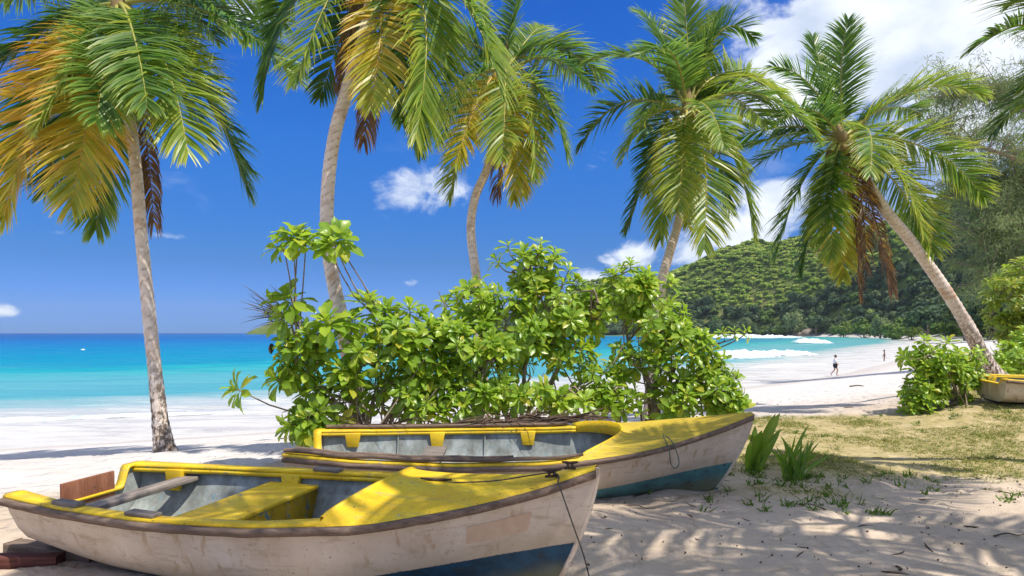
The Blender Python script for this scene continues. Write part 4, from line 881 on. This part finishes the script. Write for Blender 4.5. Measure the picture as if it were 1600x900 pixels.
    lipz = opt['lip']*np.exp(-(tt-sa[None])*bt.L/.05)*(1-np.abs(wv[None])**8); DZ = DZ+lipz-.019*smooth01(np.abs(wv[None]), .9, 1.0)
    DG = np.stack([tt*bt.L, wv[None]*(hb+.010), DZ], -1); mb = MB(); mb.grid(DG, flip=True); mb.build('foredeck', M[opt['deckmat']], root, True)
    # coaming: inner face below the aft edge of the deck
    E = DG[0]; E = E[np.abs(wv) < .94]; wv = wv[np.abs(wv) < .94]; mb = MB(); fh = np.maximum(opt['coam'], 0)+float(cb_[0].max())*(1-np.abs(wv)**2.2)*.6
    out = E+np.array([.004, 0, .010]); inn = E+np.array([-.018, 0, .010]); lo_i = inn.copy(); lo_i[:, 2] -= fh+.02; lo_o = out.copy(); lo_o[:, 2] -= fh+.02
    mb.grid(np.stack([out, inn, lo_i, lo_o], 1), True); mb.build('coaming', M['yellow'], root, True)
    # stem post
    vv = np.linspace(0, 1, 16); Sx = bt.point(np.full(16, .999), vv, 1); mb = MB(); mb.tube(np.stack([Sx[:, 0]-.004, 0*vv, Sx[:, 2]], -1), .017, 8); mb.build('stem', hullmat, root, True)
    # bottom boards
    tt = np.linspace(.03, d0+.05, 26); zf = bt.curve(bt.k, tt)+.09
    hwf = np.maximum(bt.curve(bt.B, tt)*.62, .05)
    for i in range(5):
        f0, f1 = -1+2*i/5+.02, -1+2*(i+1)/5-.02; A = np.stack([tt*bt.L, hwf*f0, zf], -1); Bq = np.stack([tt*bt.L, hwf*f1, zf], -1); mb = MB(); ribbon(mb, A, Bq, .015); mb.build('floor_board', M['inner'], root)
    # knees hanging from the shelf
    for tk in opt['knees']:
        for side in (1, -1):
            p = bt.sheer(np.array([tk]), side)[0]; w0, w1 = .085, .060; iw = np.interp(tk, [0, .10, .2, opt['deck']-.1, opt['deck']+.02], opt['shelf'])
            yi = p[1]-side*(iw+.012); zt = p[2]-.016; zb = zt-opt['kneeh']; sec = bt.point(np.full(41, tk), np.linspace(0, 1, 41), 1, .045); yb = side*float(np.interp(zb, sec[:, 2], sec[:, 1]))
            yb_i = side*min(abs(yi)+.035, abs(yb)-.02); mb = MB(); x = p[0]
            bot = [(x-w1, yb_i, zb), (x+w1, yb_i, zb), (x+w1, yb, zb), (x-w1, yb, zb)]; top = [(x-w0, yi, zt), (x+w0, yi, zt), (x+w0, p[1]-side*.04, zt), (x-w0, p[1]-side*.04, zt)]
            if side < 0: bot = [bot[1], bot[0], bot[3], bot[2]]; top = [top[1], top[0], top[3], top[2]]
            mb.hexa(np.array(bot+top)); mb.build('knee', M['yellow'], root, bevel=.006)
    for tk in opt.get('ribs', []):
        for side in (1, -1):
            P = bt.point(np.full(9, tk), np.linspace(.3, .93, 9), side, .042); MB().tube(P, .011, 6).build('rib', M['inner'], root, True)
    return hull
def place(root, stern, bow, heel, z):
    d = np.array(bow)-np.array(stern); root.location = (stern[0], stern[1], z); root.rotation_mode = 'XYZ'
    root.rotation_euler = (R(heel), 0, math.atan2(d[1], d[0]))
# --- the nearer boat
b1 = Boat(3.95, [(0, .56), (.15, .645), (.35, .71), (.55, .68), (.7, .56), (.82, .385), (.92, .185), (1, .012)], [(0, .545), (.15, .535), (.3, .535), (.5, .555), (.7, .60), (.85, .70), (.93, .775), (1, .865)], [(0, .13), (.2, .04), (.5, 0), (.85, 0), (.95, .02), (1, .06)], .30)
r1 = empty('rowing_boat', (0, 0, 0)); tag(r1, 'nearer cream boat with bright yellow deck and navy bottom, painter rope hanging from its bow', 'boat', 'boats drawn up on the beach')
build_boat(b1, r1, M['hull1'], dict(deck=.63, scoop=.045, camber=.125, lip=.012, coam=.075, shelf=[.14, .11, .085, .085, .13], knees=(.10, .36), kneeh=.17, deckmat='yellow', cut=.15, cutw=(-.34, .30), pw=2.0))
place(r1, (-3.25, 5.15), (.47, 3.93), 1.6, -.035)
def wide_thwart(root, bt, t0, t1, z, front, mat):
    tm = (t0+t1)/2; hw = float(bt.point(np.array([tm]), np.array([.72]), 1, .03)[0][1])-.01
    mb = MB(); mb.box(((t0+t1)/2*bt.L, 0, z-.014), ((t1-t0)*bt.L, 2*hw, .028)); o = mb.build('thwart', M[mat], root, bevel=.006)
    if front:
        for tx_ in (t1-.03/bt.L, t0+.03/bt.L):
            sec = bt.point(np.full(41, tx_), np.linspace(0, 1, 41), 1, .045); zs = np.linspace(z-front, z-.029, 10); ys_ = np.interp(zs, sec[:, 2], sec[:, 1]); x_ = tx_*bt.L
            mb = MB(); G = np.stack([np.stack([np.full(10, x_-.012), -ys_, zs], -1), np.stack([np.full(10, x_-.012), ys_, zs], -1), np.stack([np.full(10, x_+.012), ys_, zs], -1), np.stack([np.full(10, x_+.012), -ys_, zs], -1)], 1)
            mb.grid(G, True); mb.build('thwart_riser', M['riser'], root)
    return o
wide_thwart(r1, b1, .315, .425, .46, .33, 'yellow')
mb = MB(); mb.box((.13*b1.L, 0, .45), (.15, 1.18, .035)); mb.build('plank_thwart', M['grey'], r1, bevel=.006)
mb = MB(); mb.box((.065, .02, .455), (.022, .44, .19)); mb.build('motor_board', M['ply'], r1, bevel=.003)
for tk, sd in ((.16, -1), (.33, -1), (.44, 1)):      # grey oarlock pads
    p = b1.sheer(np.array([tk]), sd, .05, .027)[0]; ang = math.atan2(*(b1.sheer(np.array([tk+.03]), sd)[0]-b1.sheer(np.array([tk-.03]), sd)[0])[[1, 0]])
    c_, s_ = math.cos(ang), math.sin(ang); mb = MB(); mb.box(p, (.23, .075, .026), [[c_, -s_, 0], [s_, c_, 0], [0, 0, 1]]); mb.build('oarlock_pad', M['greyx'], r1, bevel=.006)
def cleat(root, c, ang, s=1.0):
    c_, s_ = math.cos(ang), math.sin(ang); rot = [[c_, -s_, 0], [s_, c_, 0], [0, 0, 1]]; c = np.array(c); mb = MB()
    mb.box(c+[0, 0, .006], (.11*s, .028*s, .012), rot); mb.box(c+np.array(rot) @ [.022*s, 0, .02], (.014, .016, .03), rot); mb.box(c+np.array(rot) @ [-.022*s, 0, .02], (.014, .016, .03), rot)
    mb.tube([c+np.array(rot) @ [q*s, 0, .036+.006*abs(q)/.07] for q in (-.08, -.04, 0, .04, .08)], [.005, .009, .010, .009, .005], 7); return mb.build('cleat', M['rust'], root)
dk = lambda bt, t, y: np.array([t*bt.L, y, float(np.interp(t, *zip(*bt.sh)))+.035])
c1 = dk(b1, .745, -.02)+[0, 0, .03]; c2 = dk(b1, .935, -.08)-[0, 0, .004]; c3 = dk(b1, .955, .04)-[0, 0, .005]
cleat(r1, c1, .1, 1.25); cleat(r1, c2, .5, .7); cleat(r1, c3, .2, .6)
p = b1.point(np.array([.84, .84, .905, .905]), np.array([.62, .84, .84, .62]), -1); nrm_ = unit(np.cross(p[1]-p[0], p[3]-p[0])); nrm_ = nrm_ if nrm_[1] < 0 else -nrm_
uu, vv2 = np.meshgrid(np.linspace(.83, .915, 8), np.linspace(.70, .84, 5), indexing='ij'); PG = b1.point(uu, vv2, -1)+nrm_*.0025; MB().grid(PG).build('repair_patch', M['patch'], r1, True)
bpy.context.view_layer.update()
mw1 = r1.matrix_world.copy()
wp = lambda mw, q: np.array(mw @ Vector(q))
ra = [wp(mw1, c1+[0, 0, .02]), wp(mw1, (c1+c2)/2+[0, 0, .004]), wp(mw1, c2+[0, 0, .025]), wp(mw1, b1.sheer(np.array([.95]), -1, -.045, .004)[0])]
end = at(921, 893, 4.25); end[2] = hxy(end[0], end[1])+.008
rp = spline(ra, 22); lst = ra[-1]; lx, ly = 800+lst[0]/lst[1]*F, 520-(lst[2]-CAMZ)/lst[1]*F; hang = spline([lst]+[at(lx+(921-lx)*q, ly+(893-ly)*q, dY_) for q, dY_ in ((.12, lst[1]-.03), (.35, 3.72), (.58, 3.82), (.8, 4.02))]+[end], 40)[1:]
ro = MB().tube(np.concatenate([rp, np.array(hang)])-rp[0], .0045, 6).build('painter_rope', M['rope'], None, True); ro.location = rp[0]; tag(ro, 'thin dark rope from the yellow foredeck down the nearer bow to the sand', 'rope')
# --- the second boat
b2 = Boat(4.5, [(0, .52), (.15, .63), (.35, .72), (.55, .71), (.7, .60), (.82, .43), (.92, .22), (1, .012)], [(0, .53), (.15, .505), (.35, .50), (.55, .52), (.75, .61), (.9, .74), (1, .84)], [(0, .12), (.2, .04), (.5, 0), (.85, 0), (.95, .02), (1, .08)], .34)
r2 = empty('rowing_boat', (0, 0, 0)); tag(r2, 'weathered cream boat with teal bottom and dull yellow foredeck, behind the nearer boat', 'boat', 'boats drawn up on the beach')
build_boat(b2, r2, M['hull2'], dict(deck=.60, scoop=.115, camber=.07, lip=.03, coam=.085, shelf=[.12, .09, .075, .075, .11], knees=(.085, .285, .505), kneeh=.15, deckmat='yworn', cut=.17, cutw=(-.36, .32), ribs=(.19, .40), trans_hull=True, pw=2.4))
place(r2, (-2.12, 6.95), (2.37, 6.78), 5.6, -.03)
wide_thwart(r2, b2, .26, .31, .34, 0, 'greyx')
for k_, (ta, tb, dy, dz) in enumerate(((.0, .62, .045, .045), (.02, .48, .11, .048))):
    tt = np.linspace(ta, tb, 30); A = b2.sheer(tt, -1, dy, dz); A[:, 2] += .006*np.sin(tt*40); mb = MB(); mb.tube(A, .021-.004*np.linspace(0, 1, 30)**3+.002*np.sin(tt*90), 8); mb.build('gunwale_batten', M['rail'], r2, True)
A = b2.sheer(np.linspace(.02, .6, 30), 1, .02, .04); MB().tube(A, .02, 8).build('gunwale_batten', M['rail'], r2, True)
p = b2.sheer(np.array([.80]), -1, 0, .03)[0]; lp = [p+[-.04, .12, .03], p+[-.05, .02, .012], p+[-.02, -.045, -.06], p+[.0, -.05, -.20], p+[.04, -.05, -.245], p+[.075, -.05, -.20], p+[.05, -.05, -.09], p+[.01, -.03, .0], p+[-.03, .08, .03]]
MB().tube(spline(lp, 50), .005, 6).build('rope_loop', M['ropeg'], r2, True)
bpy.context.view_layer.update(); mw2 = r2.matrix_world.copy()
# --- the third boat, cut by the right edge
b3 = Boat(4.0, [(0, .52), (.15, .62), (.35, .70), (.55, .68), (.7, .56), (.82, .38), (.92, .18), (1, .012)], [(0, .55), (.15, .51), (.35, .49), (.55, .51), (.75, .6), (.9, .72), (1, .8)], [(0, .10), (.2, .04), (.5, 0), (.85, 0), (.95, .02), (1, .06)], .30)
r3 = empty('rowing_boat', (0, 0, 0)); tag(r3, 'cream boat with yellow rim and black bottom, cut by the right edge', 'boat', 'boats drawn up on the beach')
build_boat(b3, r3, M['hull3'], dict(deck=.60, scoop=.10, camber=.07, lip=.03, coam=.08, shelf=[.12, .10, .08, .08, .11], knees=(.085, .30, .5), kneeh=.16, deckmat='yellow', cut=.10, cutw=(-.3, .3), trans_hull=True))
sx3 = at(1566, 640, 12.0); place(r3, (sx3[0]+.05, 12.45), (sx3[0]+3.95, 12.1), 3.0, hxy(sx3[0]+1.2, 12.3)-.13)

# dead fronds heaped on the far gunwale of the second boat
DL = ['dry grey frond lying lengthwise on the far rail of the second boat', 'dark dead frond heaped over the far rail near the yellow coaming', 'short blackened frond under the heap beside the foredeck']
for i, (ta, tb, oy, oz) in enumerate(((.05, .62, .06, .035), (.36, .66, .10, .05), (.46, .64, .16, .06))):
    A = np.array([wp(mw2, q) for q in b2.sheer(np.array([ta, (ta+tb)/2, tb]), 1, -oy, oz)]); e = empty('dead_palm_frond', A[0]); tag(e, DL[i], 'palm frond', 'dead fronds on the second boat')
    r = np.random.default_rng(300+i); mb = MB(); mb.tube(spline(A, 12)-A[0], np.linspace(.018, .008, 12), 6); mb.build('rachis', M['litter'], e, True); mb = MB(); Pq = spline(A, 60)
    for k in range(60):
        q = Pq[r.integers(2, 58)]; d = unit(np.array([r.uniform(.5, 1)*r.choice([-1, 1], p=[.25, .75]), r.normal()*.35, r.normal()*.10])); L = r.uniform(.25, .6)
        Q = spline([q, q+d*L*.5+up*r.uniform(.0, .05), q+d*L+up*r.uniform(-.05, .06)], 5)-A[0]; s = np.array([0, r.uniform(.3, 1), r.normal()*.6])*.009
        G = np.stack([Q-s*np.array([1, 1, .8, .5, .1])[:, None], Q+s*np.array([1, 1, .8, .5, .1])[:, None]], 1); mb.grid(G)
    mb.build('leaflets', M['litter'], e, True)
# dry frond tips and a curled dead leaf on the left side of the thicket
e0 = at(450, 505, 8.4); e = empty('dead_palm_frond', e0); tag(e, 'grey dried frond with spiky leaflets poking out left of the thicket against the sea', 'palm frond')
r = np.random.default_rng(55); MB().tube(spline([at(500, 540, 8.5), at(460, 505, 8.4), at(425, 490, 8.3)], 10)-e0, np.linspace(.014, .004, 10), 6).build('rachis', M['litter'], e, True); mb = MB()
for k in range(34):
    q = at(r.uniform(425, 478), r.uniform(488, 512), 8.4); tgt = at(r.uniform(372, 432), r.uniform(440, 528), 8.3+r.normal()*.2); Q = spline([q, (q+tgt)/2+up*.02, tgt], 5)-e0; s = np.array([.2, 0, 1])*.007
    mb.grid(np.stack([Q-s*np.array([1, 1, .8, .5, .1])[:, None], Q+s*np.array([1, 1, .8, .5, .1])[:, None]], 1))
mb.build('leaflets', M['greyx'], e, True)
for (px, py, h, lab) in ((452, 545, .28, 'curled brown dead leaf hanging at the left side of the thicket'), (424, 545, .12, 'small shrivelled dark leaf hanging left of the curled brown one')):
    c = at(px, py, 8.0); u = np.linspace(0, 1, 12); a = np.linspace(0, 4.2, 9); rr = .05*np.sin(np.pi*np.clip(u*.9+.08, 0, 1))*(h/.28)**.5
    G = np.stack([rr[:, None]*np.cos(a+u[:, None])*(1+.2*np.sin(a*5)), rr[:, None]*np.sin(a+u[:, None]), -u[:, None]*h+.5*h+.01*np.sin(a*4)[None]], -1); o = MB().grid(G).build('dead_leaf', M['litter'], None, True); o.location = c; tag(o, lab, 'dead leaf')

# ------------------------------------------------------------------ strap leaved plants by the second bow
def strap_plant(name, label, base, leaves, seed, wid):
    r = np.random.default_rng(seed); base = np.array(base); root = empty(name, base); tag(root, label, 'plant', 'lilies by the second bow')
    for (px, py, Y, wd) in leaves:
        tip = at(px, py, Y); st = base+np.array([r.normal()*.06, r.normal()*.05, -.02]); mid = st+(tip-st)*np.array([.38, .38, .58]); n = 12; t = np.linspace(0, 1, n)[:, None]
        P = (1-t)**2*st+2*t*(1-t)*mid+t*t*tip; T = unit(np.gradient(P, axis=0)); S = unit(np.cross(T, unit(np.array([r.normal()*.5, -1, .3])))); Nn = np.cross(S, T)
        w_ = wd*np.interp(t[:, 0], [0, .15, .45, .8, .95, 1], [.45, .6, 1, .72, .25, .02])
        G = np.stack([P-S*w_[:, None]+Nn*w_[:, None]*.35, P, P+S*w_[:, None]+Nn*w_[:, None]*.35], 1)-base
        me = make_mesh('leaf', G.reshape(-1, 3), grid_faces(n, 3), M['leaf2'], True, {'mid': np.tile([0, .6, 0], n), 'rnd': np.zeros(n*3)}); link('leaf', me, root)
    return root
Yp = 7.7
strap_plant('spider_lily', 'broad leaved lily touching the bow of the second boat', gbase(1178, Yp), [(1219, 645, Yp, .060), (1212, 646, Yp+.1, .05), (1220, 670, Yp-.1, .042), (1190, 672, Yp-.1, .062), (1180, 665, Yp+.2, .05), (1172, 690, Yp-.2, .04), (1205, 690, Yp-.2, .035), (1165, 670, Yp+.2, .045)], 71, .05)
rl = np.random.default_rng(72); sw = [(1263, 664, 7.4, .020), (1274, 687, 7.35, .018), (1301, 708, 7.35, .014), (1219, 680, 7.35, .02), (1243, 680, 7.35, .02), (1208, 706, 7.35, .016), (1232, 690, 7.35, .018), (1253, 686, 7.35, .018)]
sw += [(rl.uniform(1200, 1285), rl.uniform(684, 722), 7.35+rl.normal()*.12, rl.uniform(.012, .018)) for _ in range(26)]
strap_plant('sword_lily', 'spiky clump of narrow sword leaves right of the second bow', gbase(1240, 7.35), sw, 73, .03)

# ------------------------------------------------------------------ grass, weeds, litter
def blades(name, label, cat, P, h, mat, seed, lean=.5, wd=.0035):
    r = np.random.default_rng(seed); n = len(P); d = unit(np.stack([r.normal(size=n)*lean, r.normal(size=n)*lean, np.ones(n)], -1)); s = unit(np.cross(d, r.normal(size=(n, 3))))*wd*r.uniform(.7, 1.5, (n, 1)); h = h[:, None]
    m_ = P+d*h*.55; e = P+d*h+np.stack([r.normal(size=n), r.normal(size=n), -.4+0*h[:, 0]], -1)*h*.28
    Vv = np.stack([P-s, P+s, m_+s*.8, m_-s*.8, e], 1); k = np.arange(n)[:, None]*5
    o = link(name, make_mesh(name, Vv.reshape(-1, 3), [k+np.array([[0, 1, 2, 3]]), k+np.array([[3, 2, 4]])], M[mat], False, {'rnd': np.repeat(r.random(n), 5)})); tag(o, label, cat, kind='stuff'); return o
def gm_at(x, y):
    i = np.clip(np.searchsorted(gx, x), 0, len(gx)-1); j = np.clip(np.searchsorted(gy, y), 0, len(gy)-1); return gmask[i, j], GZ[i, j]
n = 330000; x = rng.uniform(1.5, 15, n); y = 6.3+8.5*rng.random(n)**1.35; g_, z_ = gm_at(x, y)
ok = rng.random(n) < g_*smooth01(fbm(x*1.3, y*1.3, 4, 51)+.22*g_, .50, .78)*(.75)
x, y, z_ = x[ok], y[ok], z_[ok]
k_ = len(x)//14; ti_ = rng.integers(0, len(x), k_); x = np.concatenate([x, np.repeat(x[ti_], 7)+rng.normal(size=k_*7)*.02]); y = np.concatenate([y, np.repeat(y[ti_], 7)+rng.normal(size=k_*7)*.02]); z_ = np.concatenate([z_, np.repeat(z_[ti_], 7)]); tuft = np.concatenate([np.ones(len(ok.nonzero()[0])), np.full(k_*7, 1.7)])
blades('grass', 'thin dry grass growing through the sand right of the boats', 'grass', np.stack([x, y, z_-.004], -1), rng.uniform(.010, .038, len(x))*tuft*(1+1.2*(fbm(x*2.5, y*2.5, 3, 5) > .55)), 'grass', 61, 1.1, .0030)
# low weeds round the lilies and a few tufts
cx_ = [(1190, 735, 7.5, .22, 300), (1240, 742, 7.25, .26, 380), (1285, 735, 7.3, .14, 130), (1120, 762, 6.45, .22, 150), (1160, 770, 6.3, .2, 70), (1290, 770, 6.2, .16, 220), (1410, 735, 7.4, .12, 120), (1430, 760, 6.9, .1, 70), (1500, 650, 12.2, .6, 500), (1290, 668, 10.5, .15, 120), (1360, 800, 5.9, .1, 50), (1560, 780, 6.4, .14, 60)]
WPs = []
for (px, py, Y, sp, k) in cx_:
    c = at(px, py, Y); nt_ = max(3, k//18); tc_ = np.stack([c[0]+rng.normal(size=nt_)*sp*1.2, c[1]+rng.normal(size=nt_)*sp*1.0], -1)
    WPs.append(np.repeat(tc_, 11, 0)+rng.normal(size=(nt_*11, 2))*.022)
WPs = np.concatenate(WPs); wz = Hz(WPs[:, 0], WPs[:, 1])
blades('weeds', 'low green weeds round the lilies and boat bow', 'weeds', np.stack([WPs[:, 0], WPs[:, 1], wz-.005], -1), rng.uniform(.03, .13, len(WPs)), 'weed', 62, .75, .0055)
# twigs, husk bits and dry leaflets on the sand
n = 700; x = np.concatenate([rng.uniform(-.5, 6, n-250), rng.uniform(-5, 9, 250)]); y = np.concatenate([rng.uniform(4.0, 7.5, n-250), rng.uniform(8.5, 18, 250)]); z = Hz(x, y); mb = MB()
for i in range(n):
    L = rng.uniform(.006, .022) if i % 8 else rng.uniform(.05, .2); a = rng.uniform(0, 6.28); d = np.array([math.cos(a), math.sin(a), rng.normal()*.08]); c = np.array([x[i], y[i], z[i]+.006])
    mb.tube(spline([c-d*L/2, c+np.array([-d[1], d[0], .1])*L*.15*rng.normal(), c+d*L/2], 4), np.array([.002, .004, .004, .0015])*rng.uniform(.8, 2.2), 4, cap=False)
mb2 = mb.build('sand_litter', M['litter'], None, True); tag(mb2, 'twigs and dry bits of leaf scattered over the sand', 'litter', kind='stuff')
LB = ['long bent twig lying on the open sand right of the nearer bow', 'crooked twig on the sand below the lilies', 'reddish dry twig near the right edge of the sand', 'dark driftwood stick lying on the white beach before the walker']
for i, (px, py, Y, L, a, th) in enumerate([(1000, 800, 0, .30, -.5, .006), (1260, 800, 0, .35, 2.3, .006), (1580, 850, 0, .28, .1, .007), (1345, 622, 0, .8, -.1, .03)]):
    Yg = CAMZ*F/(py-520) if i < 3 else 26.0; c = at(px, py, Yg); c[2] = hxy(c[0], c[1])+.01; d = np.array([math.cos(a), math.sin(a), 0])
    o = MB().tube(spline([-d*L/2, -d*L*.1+np.array([.02, .04, .02])*L*2, d*L*.2, d*L/2+np.array([0, .05, .02])*L], 12), np.linspace(th, th*.4, 12), 6).build('twig' if i < 3 else 'driftwood', M['litter'], None, True); o.location = c; tag(o, LB[i], 'twig' if i < 3 else 'driftwood')
# timbers under the nearer stern
for (px, py, Y, sz, rz, mat, lab) in ((18, 884, 4.62, (.62, .10, .09), .12, 'redwood', 'dark red timber block half buried under the stern of the nearer boat'), (85, 878, 4.85, (.75, .12, .07), -.25, 'rail', 'dark weathered timber supporting the stern of the nearer boat')):
    c = at(px, py, Y); c[2] = hxy(c[0], c[1])+sz[2]*.35; mb = MB(); nn_ = 14; xs = np.linspace(-sz[0]/2, sz[0]/2, nn_); pr = np.array([(-.5, -.5), (.5, -.5), (.5, .5), (-.5, .5)])
    G = np.stack([np.stack([np.full(4, xv), pr[:, 0]*sz[1]*(1+.2*vnoise(xv*9, 1.)), pr[:, 1]*sz[2]*(1+.25*vnoise(xv*7, 5.))], -1) for xv in xs]); mb.grid(G, True, True); mb.F.append([3, 2, 1, 0]); mb.F.append([(nn_-1)*4+i for i in range(4)])
    o = mb.build('timber', M[mat], None, bevel=.006); o.location = c; o.rotation_euler = (0, .03, rz); tag(o, lab, 'timber')

# ------------------------------------------------------------------ people and a float
# joints in metres, facing +x
Jw = {'pelvis': (0, 0, .93, .13), 'belly': (0, 0, 1.10, .135), 'chest': (-.01, 0, 1.32, .15), 'neck': (.01, 0, 1.49, .055), 'head': (.045, 0, 1.60, .085), 'crown': (.04, 0, 1.70, .06), 'nose': (.135, 0, 1.59, .018),
      'hipL': (0, .09, .90, .09), 'kneeL': (.20, .09, .50, .058), 'ankL': (.10, .09, .09, .038), 'toeL': (.27, .09, .045, .035), 'hipR': (0, -.09, .90, .09), 'kneeR': (-.06, -.09, .49, .058), 'ankR': (-.34, -.09, .17, .038), 'toeR': (-.27, -.09, .03, .035),
      'shL': (0, .19, 1.40, .06), 'elL': (-.10, .24, 1.14, .045), 'haL': (.02, .24, .90, .034), 'fiL': (.06, .24, .80, .02), 'shR': (0, -.19, 1.40, .06), 'elR': (.06, -.24, 1.14, .045), 'haR': (.20, -.23, .95, .034), 'fiR': (.26, -.23, .87, .02)}
Ew = [('pelvis', 'belly'), ('belly', 'chest'), ('chest', 'neck'), ('neck', 'head'), ('head', 'crown'), ('head', 'nose'), ('pelvis', 'hipL'), ('hipL', 'kneeL'), ('kneeL', 'ankL'), ('ankL', 'toeL'), ('pelvis', 'hipR'), ('hipR', 'kneeR'), ('kneeR', 'ankR'), ('ankR', 'toeR'),
      ('chest', 'shL'), ('shL', 'elL'), ('elL', 'haL'), ('haL', 'fiL'), ('chest', 'shR'), ('shR', 'elR'), ('elR', 'haR'), ('haR', 'fiR')]
def skinned(name, J, E, mat, parent, grow=1.0):
    ks = list(dict.fromkeys([k for e in E for k in e])); idx = {k: i for i, k in enumerate(ks)}
    me = bpy.data.meshes.new(name); me.from_pydata([J[k][:3] for k in ks], [(idx[a], idx[b]) for a, b in E], []); me.materials.append(mat)
    o = link(name, me, parent); o.modifiers.new('skin', 'SKIN')
    if not me.skin_vertices:
        bpy.context.view_layer.objects.active = o; o.select_set(True); bpy.ops.mesh.customdata_skin_add(); o.select_set(False)
    for i, k in enumerate(ks): me.skin_vertices[0].data[i].radius = (J[k][3]*grow, J[k][3]*grow)
    me.skin_vertices[0].data[0].use_root = True
    sd = o.modifiers.new('sub', 'SUBSURF'); sd.levels = 1; sd.render_levels = 2
    return o
def figure(label, loc, yaw, J, E, skinmat, clothes):
    root = empty('person', loc, (0, 0, yaw)); tag(root, label, 'person'); body = skinned('body', J, E, M[skinmat], root)
    for nm, es, mat, gr in clothes: skinned(nm, J, es, M[mat], root, gr)
    hr = .112; th = np.linspace(0, np.pi*.6, 7); ph = np.linspace(0, 2*np.pi, 12, endpoint=False)
    Sg = np.stack([np.sin(th)[:, None]*np.cos(ph)*hr, np.sin(th)[:, None]*np.sin(ph)*hr*.85, np.cos(th)[:, None]*hr*1.1+0*ph], -1)+np.array(J['head'][:3])+np.array([-.025, 0, .035])
    link('hair', make_mesh('hair', Sg.reshape(-1, 3), grid_faces(7, 12, True), M['hair']), root); return root
top = [('pelvis', 'belly'), ('belly', 'chest'), ('chest', 'shL'), ('shL', 'elL'), ('chest', 'shR'), ('shR', 'elR')]
pw_ = at(1305, 588, 56.5); pz = hxy(pw_[0], pw_[1])
Jt = {k: v for k, v in Jw.items()}
Jt['midL'] = (.13, .09, .64, .085); Jt['midR'] = (-.04, -.09, .62, .085)
figure('person in white shirt and dark shorts walking along the waterline', (pw_[0], pw_[1], pz-.01), R(-20), Jt, Ew, 'skin', [('shirt', top, 'shirt', 1.22), ('shorts', [('pelvis', 'hipL'), ('hipL', 'midL'), ('pelvis', 'hipR'), ('hipR', 'midR')], 'shorts', 1.2)])
pb = at(1382, 566, 86); Jb = dict(Jw); Jb['haL'] = (-.02, .36, .95, .034); Jb['elL'] = (-.02, .33, 1.16, .045); Jb['fiL'] = (.0, .38, .86, .02)
Jb['kneeL'] = (.06, .09, .49, .058); Jb['ankL'] = (.0, .09, .09, .038); Jb['toeL'] = (.15, .09, .04, .035); Jb['kneeR'] = (.03, -.09, .49, .058); Jb['ankR'] = (0, -.09, .09, .038); Jb['toeR'] = (.15, -.09, .04, .035)
figure('tanned bather standing shin deep in the turquoise shallows, far right', (pb[0], pb[1], -2.28), R(150), Jb, Ew, 'skin2', [('swimwear', [('pelvis', 'hipL'), ('pelvis', 'hipR'), ('pelvis', 'belly')], 'swim', 1.06)])
fl = at(130, 548, 140); mb = MB(); u = np.linspace(0, 1, 12); mb.tube(np.stack([u*.9-.45, 0*u, .06+.14*(2*u-1)**2], -1), .16*np.sin(np.pi*np.clip(u*.94+.03, 0, 1))**.5, 10); mb.tube([(0, 0, .15), (0, 0, .5)], [.05, .03], 6)
o = mb.build('float_buoy', M['white'], None, True); o.location = (fl[0], fl[1], -2.0); tag(o, 'tiny white float alone on the open turquoise sea', 'buoy')

# ------------------------------------------------------------------ the hazy sea air
mh, nt = material('sea_haze'); pv = nt.n('ShaderNodeVolumePrincipled', None, Color=(.80, .90, 1.0, 1), Density=HAZE, Anisotropy=.2)
nt.n('ShaderNodeOutputMaterial', None, Volume=pv.outputs[0])
mb = MB(); mb.box((0, 0, 100), (12400, 12400, 300)); hz_o = mb.build('haze', mh); tag(hz_o, 'thin bluish sea haze over the bay', 'haze', kind='stuff')
